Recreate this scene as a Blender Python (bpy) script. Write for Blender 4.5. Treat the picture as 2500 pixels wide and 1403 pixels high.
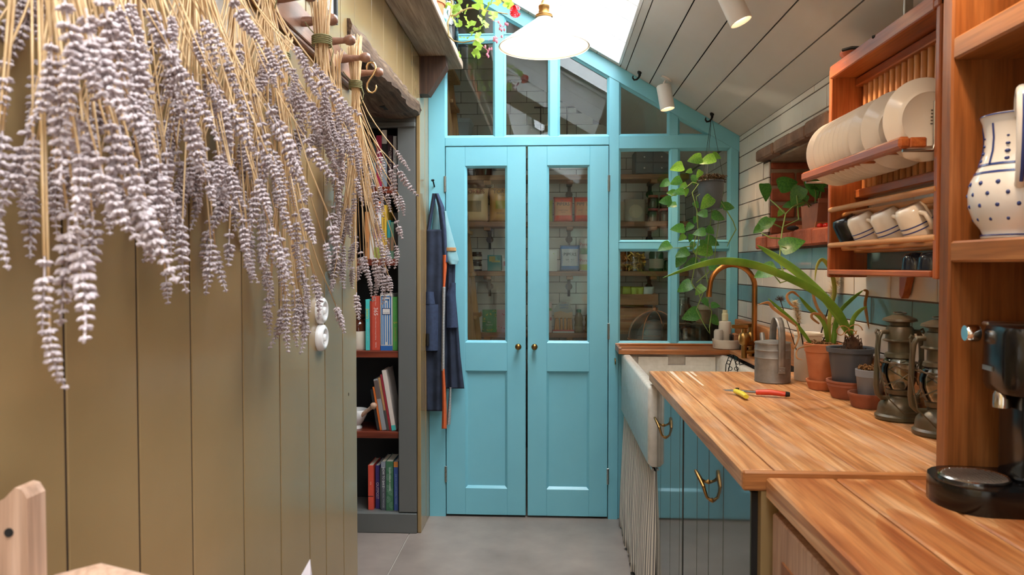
import bpy, bmesh, math, random
from mathutils import Vector, Matrix
random.seed(7)
for o in list(bpy.data.objects): bpy.data.objects.remove(o)
S = bpy.context.scene
COL = S.collection
# ------------------------------------------------------------------ camera
CAM_H = 1.41; FPX = 1800.0
YAW = math.atan(95/FPX); PIT = math.atan(51.5/math.hypot(FPX, 95))
cd = bpy.data.cameras.new('camera'); cd.sensor_width = 36; cd.lens = FPX/2500*36
cd.clip_start = .02; cd.clip_end = 100
cd.dof.use_dof = True; cd.dof.focus_distance = 3.6; cd.dof.aperture_fstop = 7.0
cam = bpy.data.objects.new('camera', cd); COL.objects.link(cam)
cam.location = (0, 0, CAM_H); cam.rotation_euler = (math.pi/2-PIT, 0, YAW)
S.camera = cam
# ------------------------------------------------------------------ world: even overcast sky
W = bpy.data.worlds.new('overcast'); S.world = W; W.use_nodes = True
bgn = W.node_tree.nodes['Background']
bgn.inputs[0].default_value = (.93, .965, 1.0, 1); bgn.inputs[1].default_value = 21.0
S.view_settings.view_transform = 'Standard'; S.view_settings.look = 'None'
S.view_settings.gamma = 1; S.view_settings.use_curve_mapping = False
S.view_settings.exposure = 0.1
PANTRY_FILL_W = 95.0  # power of the fill light added to brighten the pantry
SPOT_W = 15.0                                       # power of the warm ceiling spotlights
def portal(loc, rot, sx, sy):
    l = bpy.data.lights.new('window_portal', 'AREA'); l.shape = 'RECTANGLE'; l.size = sx; l.size_y = sy
    l.cycles.is_portal = True
    o = bpy.data.objects.new('window_portal', l); COL.objects.link(o); o.location = loc; o.rotation_euler = rot
SLOPE = .59
ROOF_A = math.atan(SLOPE)
XL, XR, YE, YB = -.683, 1.025, 4.10, -2.6        # left wall, right wall, glazed end wall, wall behind
def zc(x): return 2.12 + SLOPE*(XR-x)             # sloping ceiling
SKY1 = (-.46, .377, 1.95, 4.06); SKY2 = (-.46, .377, -1.7, 1.15)
for (a, b, c, d) in (SKY1, SKY2):
    xm = (a+b)/2
    portal((xm+.36*.508, (c+d)/2, zc(xm)+.36*.861), (0, ROOF_A, 0), (b-a)/math.cos(ROOF_A)+.05, d-c+.05)
portal((XR+.2, -1.32, 1.48), (0, math.pi/2, 0), 1.1, 2.0)  # portal of the unseen window added in the right wall
# ------------------------------------------------------------------ helpers
def lin(c):
    if isinstance(c, str):
        c = tuple(int(c[i:i+2], 16)/255 for i in (0, 2, 4))
    return tuple(x/12.92 if x <= .04045 else ((x+.055)/1.055)**2.4 for x in c)+(1,)
_fw = Vector((-math.sin(YAW)*math.cos(PIT), math.cos(YAW)*math.cos(PIT), -math.sin(PIT)))
_rt = Vector((math.cos(YAW), math.sin(YAW), 0)); _up = _rt.cross(_fw)
def at(px, py, Y):                                  # point of the room seen at a photo pixel, at depth Y
    d = _fw+_rt*((px-1250)/FPX)-_up*((py-701.5)/FPX)
    return Vector((0, 0, CAM_H))+d*(Y/d.y)

class MB:
    def __init__(s): s.v = []; s.f = []; s.m = []; s.mi = 0
    def _add(s, vs, fs):
        n = len(s.v); s.v += [tuple(v) for v in vs]
        for f in fs: s.f.append(tuple(n+i for i in f)); s.m.append(s.mi)
        return s
    def box(s, x0, x1, y0, y1, z0, z1, b=0.0):
        if x0 > x1: x0, x1 = x1, x0
        if y0 > y1: y0, y1 = y1, y0
        if z0 > z1: z0, z1 = z1, z0
        if b <= 0:
            vs = [(x, y, z) for x in (x0, x1) for y in (y0, y1) for z in (z0, z1)]
            return s._add(vs, [(0,1,3,2),(4,6,7,5),(0,4,5,1),(2,3,7,6),(0,2,6,4),(1,5,7,3)])
        b = min(b, (x1-x0)*.49, (y1-y0)*.49, (z1-z0)*.49)
        vs = []; idx = {}
        for i in (0, 1):
            for j in (0, 1):
                for k in (0, 1):
                    X = (x0, x1)[i]; Y = (y0, y1)[j]; Z = (z0, z1)[k]
                    sx, sy, sz = (b, -b)[i], (b, -b)[j], (b, -b)[k]
                    for a, p in enumerate(((X, Y+sy, Z+sz), (X+sx, Y, Z+sz), (X+sx, Y+sy, Z))):
                        idx[i, j, k, a] = len(vs); vs.append(p)
        fs = []
        q = [(0,0),(1,0),(1,1),(0,1)]
        for e in (0, 1):
            fs.append([idx[e, a, c, 0] for a, c in q]); fs.append([idx[a, e, c, 1] for a, c in q]); fs.append([idx[a, c, e, 2] for a, c in q])
        for a in (0, 1):
            for c in (0, 1):
                fs.append([idx[0,a,c,1], idx[1,a,c,1], idx[1,a,c,2], idx[0,a,c,2]])
                fs.append([idx[a,0,c,0], idx[a,1,c,0], idx[a,1,c,2], idx[a,0,c,2]])
                fs.append([idx[a,c,0,0], idx[a,c,1,0], idx[a,c,1,1], idx[a,c,0,1]])
                for d in (0, 1): fs.append([idx[a,c,d,0], idx[a,c,d,1], idx[a,c,d,2]])
        return s._add(vs, fs)
    def tube(s, pts, r, n=8, cap=True, flat=1.0):
        pts = [Vector(p) for p in pts]; m = len(pts)
        rs = r if isinstance(r, (list, tuple)) else [r]*m
        vs = []; fs = []; prev = None
        for i, p in enumerate(pts):
            t = (pts[min(i+1, m-1)]-pts[max(i-1, 0)])
            if t.length < 1e-9: t = Vector((0, 0, 1))
            t.normalize()
            if prev is None:
                a = Vector((0, 0, 1)) if abs(t.z) < .9 else Vector((1, 0, 0))
                u = t.cross(a).normalized()
            else:
                u = (prev-t*prev.dot(t))
                u = u.normalized() if u.length > 1e-6 else t.orthogonal().normalized()
            prev = u; w = t.cross(u)
            for k in range(n):
                an = 2*math.pi*k/n
                vs.append(p+u*(rs[i]*math.cos(an))+w*(rs[i]*flat*math.sin(an)))
        for i in range(m-1):
            for k in range(n):
                a = i*n+k; b = i*n+(k+1) % n
                fs.append((a, b, b+n, a+n))
        if cap: fs.append(tuple(range(n))[::-1]); fs.append(tuple(range((m-1)*n, m*n)))
        return s._add(vs, fs)
    def lathe(s, prof, n=24, c=(0, 0, 0), mtx=None, cap=True, a0=0, a1=2*math.pi, jit=0):
        full = abs(a1-a0-2*math.pi) < 1e-6; k = n if full else n+1
        vs = []; fs = []
        for (r, z) in prof:
            for j in range(k):
                an = a0+(a1-a0)*j/n; rr = max(r, 1e-5)*(1+jit*random.uniform(-1, 1))
                v = Vector((rr*math.cos(an), rr*math.sin(an), z))
                if mtx: v = mtx @ v
                vs.append(v+Vector(c))
        for i in range(len(prof)-1):
            for j in range(n):
                a = i*k+j; b = i*k+(j+1) % k
                fs.append((a, b, b+k, a+k))
        if cap and full:
            fs.append(tuple(range(k))[::-1]); fs.append(tuple(range((len(prof)-1)*k, len(prof)*k)))
        return s._add(vs, fs)
    def prism(s, poly, ax, a, b):
        def P(u, w, t): return {'x': (t, u, w), 'y': (u, t, w), 'z': (u, w, t)}[ax]
        n = len(poly); vs = [P(u, w, a) for u, w in poly]+[P(u, w, b) for u, w in poly]
        fs = [tuple(range(n)), tuple(range(n, 2*n))[::-1]]+[(i, (i+1) % n, n+(i+1) % n, n+i) for i in range(n)]
        return s._add(vs, fs)
    def grid(s, fn, nu, nv, close=False):
        vs = [fn(i/nu, j/nv) for j in range(nv+1) for i in range(nu+1)]
        fs = [(j*(nu+1)+i, j*(nu+1)+i+1, (j+1)*(nu+1)+i+1, (j+1)*(nu+1)+i) for j in range(nv) for i in range(nu)]
        return s._add(vs, fs)
    def ball(s, c, r, n=10, m=6, sc=(1, 1, 1), mtx=None):
        pr = [(math.sin(math.pi*i/m), -math.cos(math.pi*i/m)) for i in range(m+1)]
        M = Matrix.Diagonal((r*sc[0], r*sc[1], r*sc[2])).to_3x3()
        if mtx: M = mtx.to_3x3() @ M
        return s.lathe(pr, n, c, M, cap=False)
    def xf(s, M, start=0):
        s.v = s.v[:start]+[tuple(M @ Vector(v)) for v in s.v[start:]]; return s
    def mesh(s, name, mats, smooth=None, weld=True):
        me = bpy.data.meshes.new(name); me.from_pydata(s.v, [], s.f)
        if not isinstance(mats, (list, tuple)): mats = [mats]
        for m in mats: me.materials.append(m)
        if len(mats) > 1: me.polygons.foreach_set('material_index', s.m)
        bm = bmesh.new(); bm.from_mesh(me)
        if weld: bmesh.ops.remove_doubles(bm, verts=bm.verts, dist=2e-5)
        bmesh.ops.recalc_face_normals(bm, faces=bm.faces); bm.to_mesh(me); bm.free()
        if smooth is not None:
            me.polygons.foreach_set('use_smooth', [True]*len(me.polygons))
            if smooth < 180: me.set_sharp_from_angle(angle=math.radians(smooth))
        me.update(); return me
    def build(s, name, mats, parent=None, smooth=None, solid=0, label=None, kind=None):
        o = link(name, s.mesh(name, mats, smooth), parent)
        if solid:
            md = o.modifiers.new('thickness', 'SOLIDIFY'); md.thickness = solid; md.offset = 0
        if label: o['label'] = label
        if kind: o['kind'] = kind
        return o
def link(name, me, parent=None, loc=None, rot=None, scale=None, mtx=None):
    o = bpy.data.objects.new(name, me); COL.objects.link(o)
    if parent: o.parent = parent
    if mtx is not None: o.matrix_local = mtx
    else:
        if loc is not None: o.location = loc
        if rot is not None: o.rotation_euler = rot
        if scale is not None: o.scale = (scale,)*3 if isinstance(scale, (int, float)) else scale
    return o
def tag(o, label, cat, group=None, kind=None):
    o['label'] = label; o['category'] = cat
    if group: o['group'] = group
    if kind: o['kind'] = kind
    return o
def thing(name, label, cat, loc=(0, 0, 0), rz=0, group=None):
    o = bpy.data.objects.new(name, None); COL.objects.link(o); o.empty_display_size = .05
    o.location = loc; o.rotation_euler = (0, 0, rz)
    return tag(o, label, cat, group)
def struct(o, label=None, cat=None):
    o['kind'] = 'structure'
    if label: o['label'] = label
    if cat: o['category'] = cat
    return o
def sempty(name, label, cat):
    o = bpy.data.objects.new(name, None); COL.objects.link(o); return struct(o, label, cat)
def dup(root, loc, rz=None, label=None, group=None, scale=None):
    r = root.copy(); COL.objects.link(r); r.location = loc
    if rz is not None: r.rotation_euler = (0, 0, rz)
    if scale: r.scale = (scale,)*3
    if label: r['label'] = label
    if group: r['group'] = group
    for ch in list(root.children):
        c = ch.copy(); COL.objects.link(c); c.parent = r
        for g in ch.children:
            d = g.copy(); COL.objects.link(d); d.parent = c
    return r
_fm = {}
def text(s, size, parent, origin, ux, uy, mat, sx=1.0, name='lettering', ext=.0004, align='CENTER'):
    """flat lettering: baseline direction ux, up direction uy, centred on origin"""
    key = (s, align, ext)
    if key not in _fm:
        cu = bpy.data.curves.new('lettering', 'FONT'); cu.body = s; cu.size = 1; cu.align_x = align; cu.align_y = 'CENTER'
        cu.resolution_u = 2
        t = bpy.data.objects.new('tmp', cu); COL.objects.link(t)
        dg = bpy.context.evaluated_depsgraph_get(); dg.update()
        me = bpy.data.meshes.new_from_object(t.evaluated_get(dg)); bpy.data.objects.remove(t)
        _fm[key] = me
    me = _fm[key].copy(); me.materials.clear(); me.materials.append(mat)
    ux = Vector(ux).normalized(); uy = Vector(uy).normalized(); uz = ux.cross(uy)
    M = Matrix.Identity(4)
    for i in range(3):
        M[i][0] = ux[i]*size*sx; M[i][1] = uy[i]*size; M[i][2] = uz[i]; M[i][3] = origin[i]
    me.transform(M)
    return link(name, me, parent)
# ------------------------------------------------------------------ materials
def _nt(name):
    m = bpy.data.materials.new(name); m.use_nodes = True; nt = m.node_tree
    return m, nt, nt.nodes['Principled BSDF']
def _coord(nt, rnd=True, scale=(1, 1, 1)):
    N, L = nt.nodes, nt.links
    tc = N.new('ShaderNodeTexCoord'); mp = N.new('ShaderNodeMapping'); mp.inputs['Scale'].default_value = scale
    if rnd:
        oi = N.new('ShaderNodeObjectInfo'); mu = N.new('ShaderNodeMath'); mu.operation = 'MULTIPLY'; mu.inputs[1].default_value = 37.0
        L.new(oi.outputs['Random'], mu.inputs[0])
        ad = N.new('ShaderNodeVectorMath'); ad.operation = 'ADD'
        L.new(tc.outputs['Object'], ad.inputs[0]); L.new(mu.outputs[0], ad.inputs[1]); L.new(ad.outputs[0], mp.inputs['Vector'])
    else: L.new(tc.outputs['Object'], mp.inputs['Vector'])
    return mp.outputs['Vector']
def _ramp(nt, fac, cols):
    r = nt.nodes.new('ShaderNodeValToRGB'); e = r.color_ramp.elements
    while len(e) < len(cols): e.new(.5)
    for i, (p, c) in enumerate(cols): e[i].position = p; e[i].color = lin(c) if not (isinstance(c, tuple) and len(c) == 4) else c
    nt.links.new(fac, r.inputs[0]); return r.outputs[0]
def _noise(nt, vec, scale, detail=4, rough=.55, dist=0):
    n = nt.nodes.new('ShaderNodeTexNoise'); n.inputs['Scale'].default_value = scale; n.inputs['Detail'].default_value = detail
    n.inputs['Roughness'].default_value = rough; n.inputs['Distortion'].default_value = dist
    nt.links.new(vec, n.inputs['Vector']); return n.outputs['Fac']
def _bump(nt, b, h, strength, dist=.002):
    bn = nt.nodes.new('ShaderNodeBump'); bn.inputs['Strength'].default_value = strength; bn.inputs['Distance'].default_value = dist
    nt.links.new(h, bn.inputs['Height']); nt.links.new(bn.outputs[0], b.inputs['Normal'])
def mat(name, col, rough=.5, metal=0, col2=None, ns=8, bump=0, bs=60, bd=.002, coat=0, spec=.5, sub=0, trans=0, emit=None, es=0):
    m, nt, b = _nt(name)
    b.inputs['Roughness'].default_value = rough; b.inputs['Metallic'].default_value = metal
    b.inputs['Base Color'].default_value = lin(col); b.inputs['Specular IOR Level'].default_value = spec
    if coat: b.inputs['Coat Weight'].default_value = coat; b.inputs['Coat Roughness'].default_value = .06
    if trans: b.inputs['Transmission Weight'].default_value = trans
    if sub: b.inputs['Subsurface Weight'].default_value = sub; b.inputs['Subsurface Radius'].default_value = (.01, .01, .01)
    if col2 or bump:
        v = _coord(nt)
        if col2: nt.links.new(_ramp(nt, _noise(nt, v, ns, 5), [(.32, col), (.68, col2)]), b.inputs['Base Color'])
        if bump: _bump(nt, b, _noise(nt, v, bs, 3), bump, bd)
    if emit: b.inputs['Emission Color'].default_value = lin(emit); b.inputs['Emission Strength'].default_value = es
    return m
def wood(name, dark, mid, light, ax='y', rough=.45, fine=1.0, bump=.12, coat=0, across=9, along=.55, wear=None, rings=0):
    m, nt, b = _nt(name); N, L = nt.nodes, nt.links
    sc = {'x': (along, across, across), 'y': (across, along, across), 'z': (across, across, along)}[ax]
    v = _coord(nt, True, sc)
    f1 = _noise(nt, v, 1.6, 5, .6, 1.5)
    c1 = _ramp(nt, f1, [(.3, dark), (.5, mid), (.7, light)])
    sc2 = {'x': (3, 90, 90), 'y': (90, 3, 90), 'z': (90, 90, 3)}[ax]
    v2 = _coord(nt, True, sc2); f2 = _noise(nt, v2, 1.5, 3, .6)
    mx = N.new('ShaderNodeMix'); mx.data_type = 'RGBA'; mx.blend_type = 'MULTIPLY'; mx.inputs[0].default_value = .55*fine
    L.new(c1, mx.inputs[6]); L.new(_ramp(nt, f2, [(.3, '8a7a6c'), (.6, 'ffffff')]), mx.inputs[7])
    out = mx.outputs[2]
    if rings:
        v4 = _coord(nt, True, {'x': (.8, 5, 5), 'y': (5, .8, 5), 'z': (5, 5, .8)}[ax])
        mu = N.new('ShaderNodeMath'); mu.operation = 'MULTIPLY'; mu.inputs[1].default_value = rings
        L.new(_noise(nt, v4, .9, 1.5, .4, .25), mu.inputs[0])
        fr = N.new('ShaderNodeMath'); fr.operation = 'FRACT'; L.new(mu.outputs[0], fr.inputs[0])
        mr = N.new('ShaderNodeMix'); mr.data_type = 'RGBA'; mr.blend_type = 'MULTIPLY'; mr.inputs[0].default_value = .75 if rings > 8 else .4
        L.new(out, mr.inputs[6]); L.new(_ramp(nt, fr.outputs[0], [(0, 'ffffff'), (.45, 'f4e2d0'), (.85, 'c8966a'), (1, 'f0d8c0')]), mr.inputs[7]); out = mr.outputs[2]
    if wear:
        v3 = _coord(nt, True, {'x': (1.2, 4, 4), 'y': (4, 1.2, 4), 'z': (4, 4, 1.2)}[ax])
        mw = N.new('ShaderNodeMix'); mw.data_type = 'RGBA'
        L.new(_ramp(nt, _noise(nt, v3, 2.2, 4, .6), [(.5, '000000'), (.72, 'b0b0b0')]), mw.inputs[0])
        L.new(out, mw.inputs[6]); mw.inputs[7].default_value = lin(wear); out = mw.outputs[2]
    L.new(out, b.inputs['Base Color']); b.inputs['Roughness'].default_value = rough
    if coat: b.inputs['Coat Weight'].default_value = coat; b.inputs['Coat Roughness'].default_value = .15
    _bump(nt, b, f2, bump, .001)
    return m
def pane_mat(name, tint='f6fbfa', refl=1.0, rough=0):
    m = bpy.data.materials.new(name); m.use_nodes = True; nt = m.node_tree; N, L = nt.nodes, nt.links
    N.remove(N['Principled BSDF']); out = N['Material Output']
    tr = N.new('ShaderNodeBsdfTransparent'); tr.inputs[0].default_value = lin(tint)
    gl = N.new('ShaderNodeBsdfGlossy'); gl.inputs['Roughness'].default_value = rough
    fr = N.new('ShaderNodeFresnel'); fr.inputs[0].default_value = 1.5
    mu = N.new('ShaderNodeMath'); mu.operation = 'MULTIPLY'; mu.inputs[1].default_value = refl; mu.use_clamp = True
    mx = N.new('ShaderNodeMixShader')
    L.new(fr.outputs[0], mu.inputs[0]); L.new(mu.outputs[0], mx.inputs[0]); L.new(tr.outputs[0], mx.inputs[1]); L.new(gl.outputs[0], mx.inputs[2])
    L.new(mx.outputs[0], out.inputs[0]); return m
def leafmat(name, c1, c2, rough=.4, tl=.35):
    m, nt, b = _nt(name); v = _coord(nt)
    col = _ramp(nt, _noise(nt, v, 14, 3), [(.35, c1), (.65, c2)])
    nt.links.new(col, b.inputs['Base Color']); b.inputs['Roughness'].default_value = rough
    t = nt.nodes.new('ShaderNodeBsdfTranslucent'); mx = nt.nodes.new('ShaderNodeMixShader'); mx.inputs[0].default_value = tl
    nt.links.new(col, t.inputs[0]); nt.links.new(b.outputs[0], mx.inputs[1]); nt.links.new(t.outputs[0], mx.inputs[2])
    nt.links.new(mx.outputs[0], nt.nodes['Material Output'].inputs[0]); return m
def stripes(name, c1, c2, freq, ax=0, rough=.9):
    m, nt, b = _nt(name); v = _coord(nt, False)
    sp = nt.nodes.new('ShaderNodeSeparateXYZ'); nt.links.new(v, sp.inputs[0])
    mu = nt.nodes.new('ShaderNodeMath'); mu.operation = 'MULTIPLY'; mu.inputs[1].default_value = freq
    nt.links.new(sp.outputs[ax], mu.inputs[0])
    fr = nt.nodes.new('ShaderNodeMath'); fr.operation = 'FRACT'; nt.links.new(mu.outputs[0], fr.inputs[0])
    nt.links.new(_ramp(nt, fr.outputs[0], [(.0, c1), (.52, c1), (.56, c2), (.97, c2)]), b.inputs['Base Color'])
    b.inputs['Roughness'].default_value = rough; return m
MT = {}
MT['teal'] = mat('teal_paint', '7abfcc', .33, col2='76bac8', ns=3, bump=.05, bs=90)
MT['olive'] = mat('olive_gloss_paint', '977d55', .16, col2='907750', ns=2.5, bump=.06, bs=6, bd=.004, spec=.55)
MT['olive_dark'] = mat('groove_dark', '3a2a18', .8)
MT['cab'] = mat('cabinet_gloss_paint', '4c5046', .07, bump=.05, bs=5, bd=.003, spec=.8)
MT['grey'] = mat('grey_paint', '62635f', .45, bump=.04, bs=80)
MT['ceil'] = mat('ceiling_paint', 'd0c8be', .55, col2='cbc3b8', ns=3, bump=.04, bs=60)
MT['white'] = mat('white_paint', 'f0efec', .5)
MT['plaster'] = mat('plaster', 'd9d4c8', .8)
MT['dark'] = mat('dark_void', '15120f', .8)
MT['gasket'] = mat('dark_gasket', '101214', .7)
MT['grout'] = mat('dark_grout', '4a3f38', .9, col2='5a4d44', ns=30)
MT['tile'] = mat('white_glazed_tile', 'ddd4c8', .09, col2='d6ccbf', ns=5, bump=.22, bs=9, bd=.004)
MT['btile'] = mat('blue_glazed_tile', '6f97a2', .10, col2='648b97', ns=6, bump=.22, bs=9, bd=.004)
MT['ptile'] = mat('pantry_glazed_tile', 'd8d2c8', .14, bump=.15, bs=9, bd=.004)
MT['brick'] = mat('red_brick', 'a8583a', .9, col2='7f3f28', ns=14, bump=.6, bs=45, bd=.006)
MT['brickgrey'] = mat('weathered_brick', '8a6a55', .9, col2='6a5040', ns=10, bump=.6, bs=40, bd=.006)
MT['mortar'] = mat('mortar', 'a08a72', .95, col2='8a745e', ns=25, bump=.5, bs=70)
MT['floor'] = mat('polished_concrete', '988a80', .36, col2='7c6f67', ns=3.2, bump=.06, bs=40)
MT['joint'] = mat('floor_joint', 'c4bdb0', .9)
MT['beam'] = wood('old_beam_wood', '3a2c20', '6a513c', '8f765c', 'y', .85, 1.2, .9, across=14)
MT['shelfwood'] = wood('weathered_shelf_wood', '86705a', 'a8927c', 'bca690', 'y', .7, 1, .35, across=8)
MT['brackwood'] = wood('dark_bracket_wood', '3a281e', '50382a', '604736', 'z', .6, 1, .3)
MT['peg'] = wood('peg_rail_wood', '7a5440', '956a52', 'a87c62', 'y', .4, .7, .1, coat=.2)
MT['bshelf'] = wood('mahogany_shelf', '5a2214', '7a3420', '8c4028', 'x', .35, .8, .1, coat=.2)
MT['pine'] = wood('pine_worktop', 'aa6e3a', 'cf9760', 'e2b888', 'y', .42, 1.0, .25, across=16, along=.7, wear='dccab4', rings=7)
MT['pinex'] = wood('pine_end_grain', '9a5c2c', 'bb7c46', 'cf9860', 'x', .42, 1.0, .2)
MT['pine2'] = wood('pine_worktop_front', 'a46434', 'c88e58', 'e4bc90', 'y', .40, .8, .2, across=7, along=.6, rings=13)
MT['rack'] = wood('orange_rack_wood', '8a421f', 'ab5a2c', 'c0703c', 'z', .35, .7, .1, coat=.25)
MT['racky'] = wood('orange_rack_wood_long', '8a421f', 'ab5a2c', 'c0703c', 'y', .35, .7, .1, coat=.25)
MT['dowel'] = wood('dowel_wood', 'b57a44', 'cf955c', 'dba873', 'y', .4, .5, .05)
MT['dowelz'] = wood('dowel_wood_upright', 'b06a38', 'c8854c', 'd59a60', 'z', .4, .5, .05)
MT['hutch'] = wood('knotty_hutch_pine', '70401e', '8e5428', 'a2683a', 'z', .4, .8, .12, across=6)
MT['hutchy'] = wood('knotty_hutch_pine_long', '805026', 'a46a38', 'b8804c', 'y', .4, .8, .12, across=6)
MT['upst'] = wood('upstand_wood', '9a5c30', 'b87844', 'c88c58', 'y', .45, .8, .15)
MT['ledge'] = wood('wet_ledge_wood', '7a401e', 'a4602f', 'b97844', 'x', .35, .9, .2, wear='d8c4ac')
MT['crate'] = wood('crate_wood', '8a5634', 'a87048', 'b98358', 'x', .7, .8, .2)
MT['chair'] = wood('pale_chair_wood', 'a47e64', 'c29c80', 'd2b098', 'z', .5, .7, .15)
MT['ladder'] = wood('step_ladder_wood', 'a0683a', 'c08a52', 'cf9c66', 'z', .6, .8, .15)
MT['pantryshelf'] = wood('pantry_shelf_wood', '7a4826', '985f36', 'a87044', 'x', .55, .9, .15)
MT['pane'] = pane_mat('window_glass', 'f4f8f7', 1.0)
MT['skypane'] = pane_mat('roof_glass', 'fbfdff', .6)
MT['glass'] = pane_mat('clear_glass', 'eef4f2', 1.6)
MT['glasst'] = pane_mat('clear_bag_film', 'dedcd6', 2.2, .12)
MT['brass'] = mat('aged_brass', 'a8804a', .32, 1, col2='8a6636', ns=20)
MT['copper'] = mat('aged_copper', 'b8763e', .3, 1, col2='9a5f30', ns=12)
MT['steel'] = mat('steel', 'b8b4ae', .3, 1)
MT['zinc'] = mat('galvanised_zinc', '9a9894', .5, .75, col2='7c7b78', ns=26)
MT['iron'] = mat('black_iron', '1c1b1a', .5, .6)
MT['black'] = mat('black_plastic', '0d0d0e', .18)
MT['blackm'] = mat('black_matte', '141312', .5)
MT['chrome'] = mat('chrome', 'd8d6d2', .08, 1)
MT['porc'] = mat('white_porcelain', 'f0eeea', .12)
MT['plate'] = mat('cream_glazed_plate', 'ece4d8', .12)
MT['sink'] = mat('fireclay_sink', 'e4ddd0', .16, col2='d6cebf', ns=40)
MT['terra'] = mat('terracotta', 'c27a50', .85, col2='b06840', ns=18, bump=.15, bs=80)
MT['terra2'] = mat('weathered_terracotta', '9c5b40', .9, col2='84503c', ns=16, bump=.3, bs=60)
MT['potgrey'] = mat('dark_grey_plastic_pot', '4a5058', .4)
MT['potgrey2'] = mat('pale_grey_plastic_pot', '7c838c', .45)
MT['stone'] = mat('cream_stoneware', 'd8ccb8', .35)
MT['moss'] = mat('dry_moss', '8a6438', .95, col2='5a3c1e', ns=60, bump=1, bs=90, bd=.01)
MT['soil'] = mat('dark_soil', '2c2018', .95, col2='4a3826', ns=60, bump=1, bs=90, bd=.01)
MT['straw'] = mat('dried_stem', 'e2c296', .65, col2='cfa873', ns=30)
MT['lav'] = mat('dried_lavender_buds', 'cdbfbd', .9, col2='9c8b8a', ns=150, bump=.5, bs=400, bd=.001)
MT['twine'] = mat('green_twine', '8a8558', .9, col2='6f6a44', ns=200)
MT['leaf'] = leafmat('pothos_leaf', '5f9a35', '8cb84a', .32)
MT['leafd'] = leafmat('dark_pothos_leaf', '3a7030', '5a923c', .32)
MT['strap'] = leafmat('strap_leaf', '6a9a34', '8cb444', .4, .25)
MT['strapy'] = leafmat('yellowing_strap_leaf', 'a8ac48', 'c0b858', .4, .25)
MT['dryleaf'] = leafmat('dried_leaf_tip', 'b8844c', 'cfa070', .7, .25)
MT['gerleaf'] = leafmat('geranium_leaf', '7a9c34', 'a8c454', .5, .5)
MT['stem'] = mat('plant_stem', '7a9044', .6)
MT['stemb'] = mat('woody_stem', '8a7444', .8, col2='a08a58', ns=30)
MT['red'] = leafmat('red_petal', 'c8202c', 'e04048', .5, .3)
MT['pinkp'] = leafmat('faded_pink_petal', 'd89aa4', 'c06a80', .6, .3)
MT['denim'] = mat('dark_denim', '2e374b', .9, col2='1d2535', ns=14, bump=.3, bs=500)
MT['denim2'] = mat('blue_denim', '36435e', .9, col2='2c3850', ns=60, bump=.3, bs=500)
MT['lblue'] = mat('pale_blue_lining', '86b0b6', .9, col2='78a4ab', ns=20)
MT['orange'] = mat('orange_webbing', 'd4602e', .8, bump=.3, bs=300)
MT['hering'] = stripes('grey_herringbone_tape', 'c8c4bc', '50525a', 160, 2)
MT['tick'] = stripes('ticking_stripe_cloth', 'e6dccb', '85807a', 62, 1)
MT['shade'] = mat('white_enamel_shade', 'fbf7ee', .3)
MT['spotw'] = mat('white_spotlight_body', 'd8d2c8', .45)
MT['page'] = mat('book_pages', 'd8cdb8', .9, bump=.3, bs=300)
MT['paper'] = mat('white_paper', 'e8e6ec', .8)
def flat(c, rough=.5):
    k = 'c'+c+str(rough)
    if k not in MT: MT[k] = mat('colour_'+c, c, rough)
    return MT[k]
def glow(name, c, s):
    m = bpy.data.materials.new(name); m.use_nodes = True; nt = m.node_tree; nt.nodes.remove(nt.nodes['Principled BSDF'])
    e = nt.nodes.new('ShaderNodeEmission'); e.inputs[0].default_value = lin(c); e.inputs[1].default_value = s
    nt.links.new(e.outputs[0], nt.nodes['Material Output'].inputs[0]); return m
MT['bulb'] = glow('warm_bulb', 'ffd9a0', 25)
MT['ridge'] = mat('pale_worn_ridge', 'e0cdb4', .5)
MT['hmoss'] = mat('hanging_moss', '5a4226', .95, col2='33260f', ns=60, bump=1, bs=90, bd=.01)
# ================================================================== STRUCTURE
# floor: two concrete slabs with a pale joint
fl = struct(MB().box(-2.6, 1.45, YB-.1, 5.9, -.12, -.006).build('floor', MT['joint']), 'grey polished concrete floor', 'floor')
MB().box(-.742, 1.4, YB, 5.85, -.1, 0).build('slab', MT['floor'], fl)
MB().box(-2.5, -.747, YB, 5.85, -.1, 0).build('slab', MT['floor'], fl)
# left wall, boarded
OP0, OP1, LINT = 2.557, 3.83, 2.245
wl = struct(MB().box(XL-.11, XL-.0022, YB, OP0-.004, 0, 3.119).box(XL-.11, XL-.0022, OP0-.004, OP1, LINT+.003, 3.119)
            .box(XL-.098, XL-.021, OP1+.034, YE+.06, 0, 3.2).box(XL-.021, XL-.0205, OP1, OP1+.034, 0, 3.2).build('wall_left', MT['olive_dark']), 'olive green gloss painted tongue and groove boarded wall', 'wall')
js = [-2.6,-2.42,-2.2,-2.03,-1.85,-1.62,-1.44,-1.25,-1.02,-.85,-.66,-.48,-.25,-.08,.12,.31,.50,.68,.845,1.0,1.183,1.364,1.598,1.821,2.042,2.193,2.383,2.557]
for a, b in zip(js, js[1:]): MB().box(XL-.02, XL, a+.0032, b-.0032, .0, 3.12, .0012).build('board', MT['olive'], wl)
js = [2.557,2.803,3.002,3.267,3.421,3.623,3.83]
for a, b in zip(js, js[1:]): MB().box(XL-.02, XL, a+.0022, b-.0022, LINT+.002, 3.12, .0012).build('board', MT['olive'], wl)
for a, b in ((3.83, 3.985), (3.985, YE)): MB().box(XL-.02, XL, a+.0012, b-.0012, 0, 3.12, .003).build('board', MT['olive'], wl)
MB().box(XL-.112, XL-.02, OP0-.012, OP0, 0, 2.2).build('jamb', MT['olive'], wl)
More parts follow.
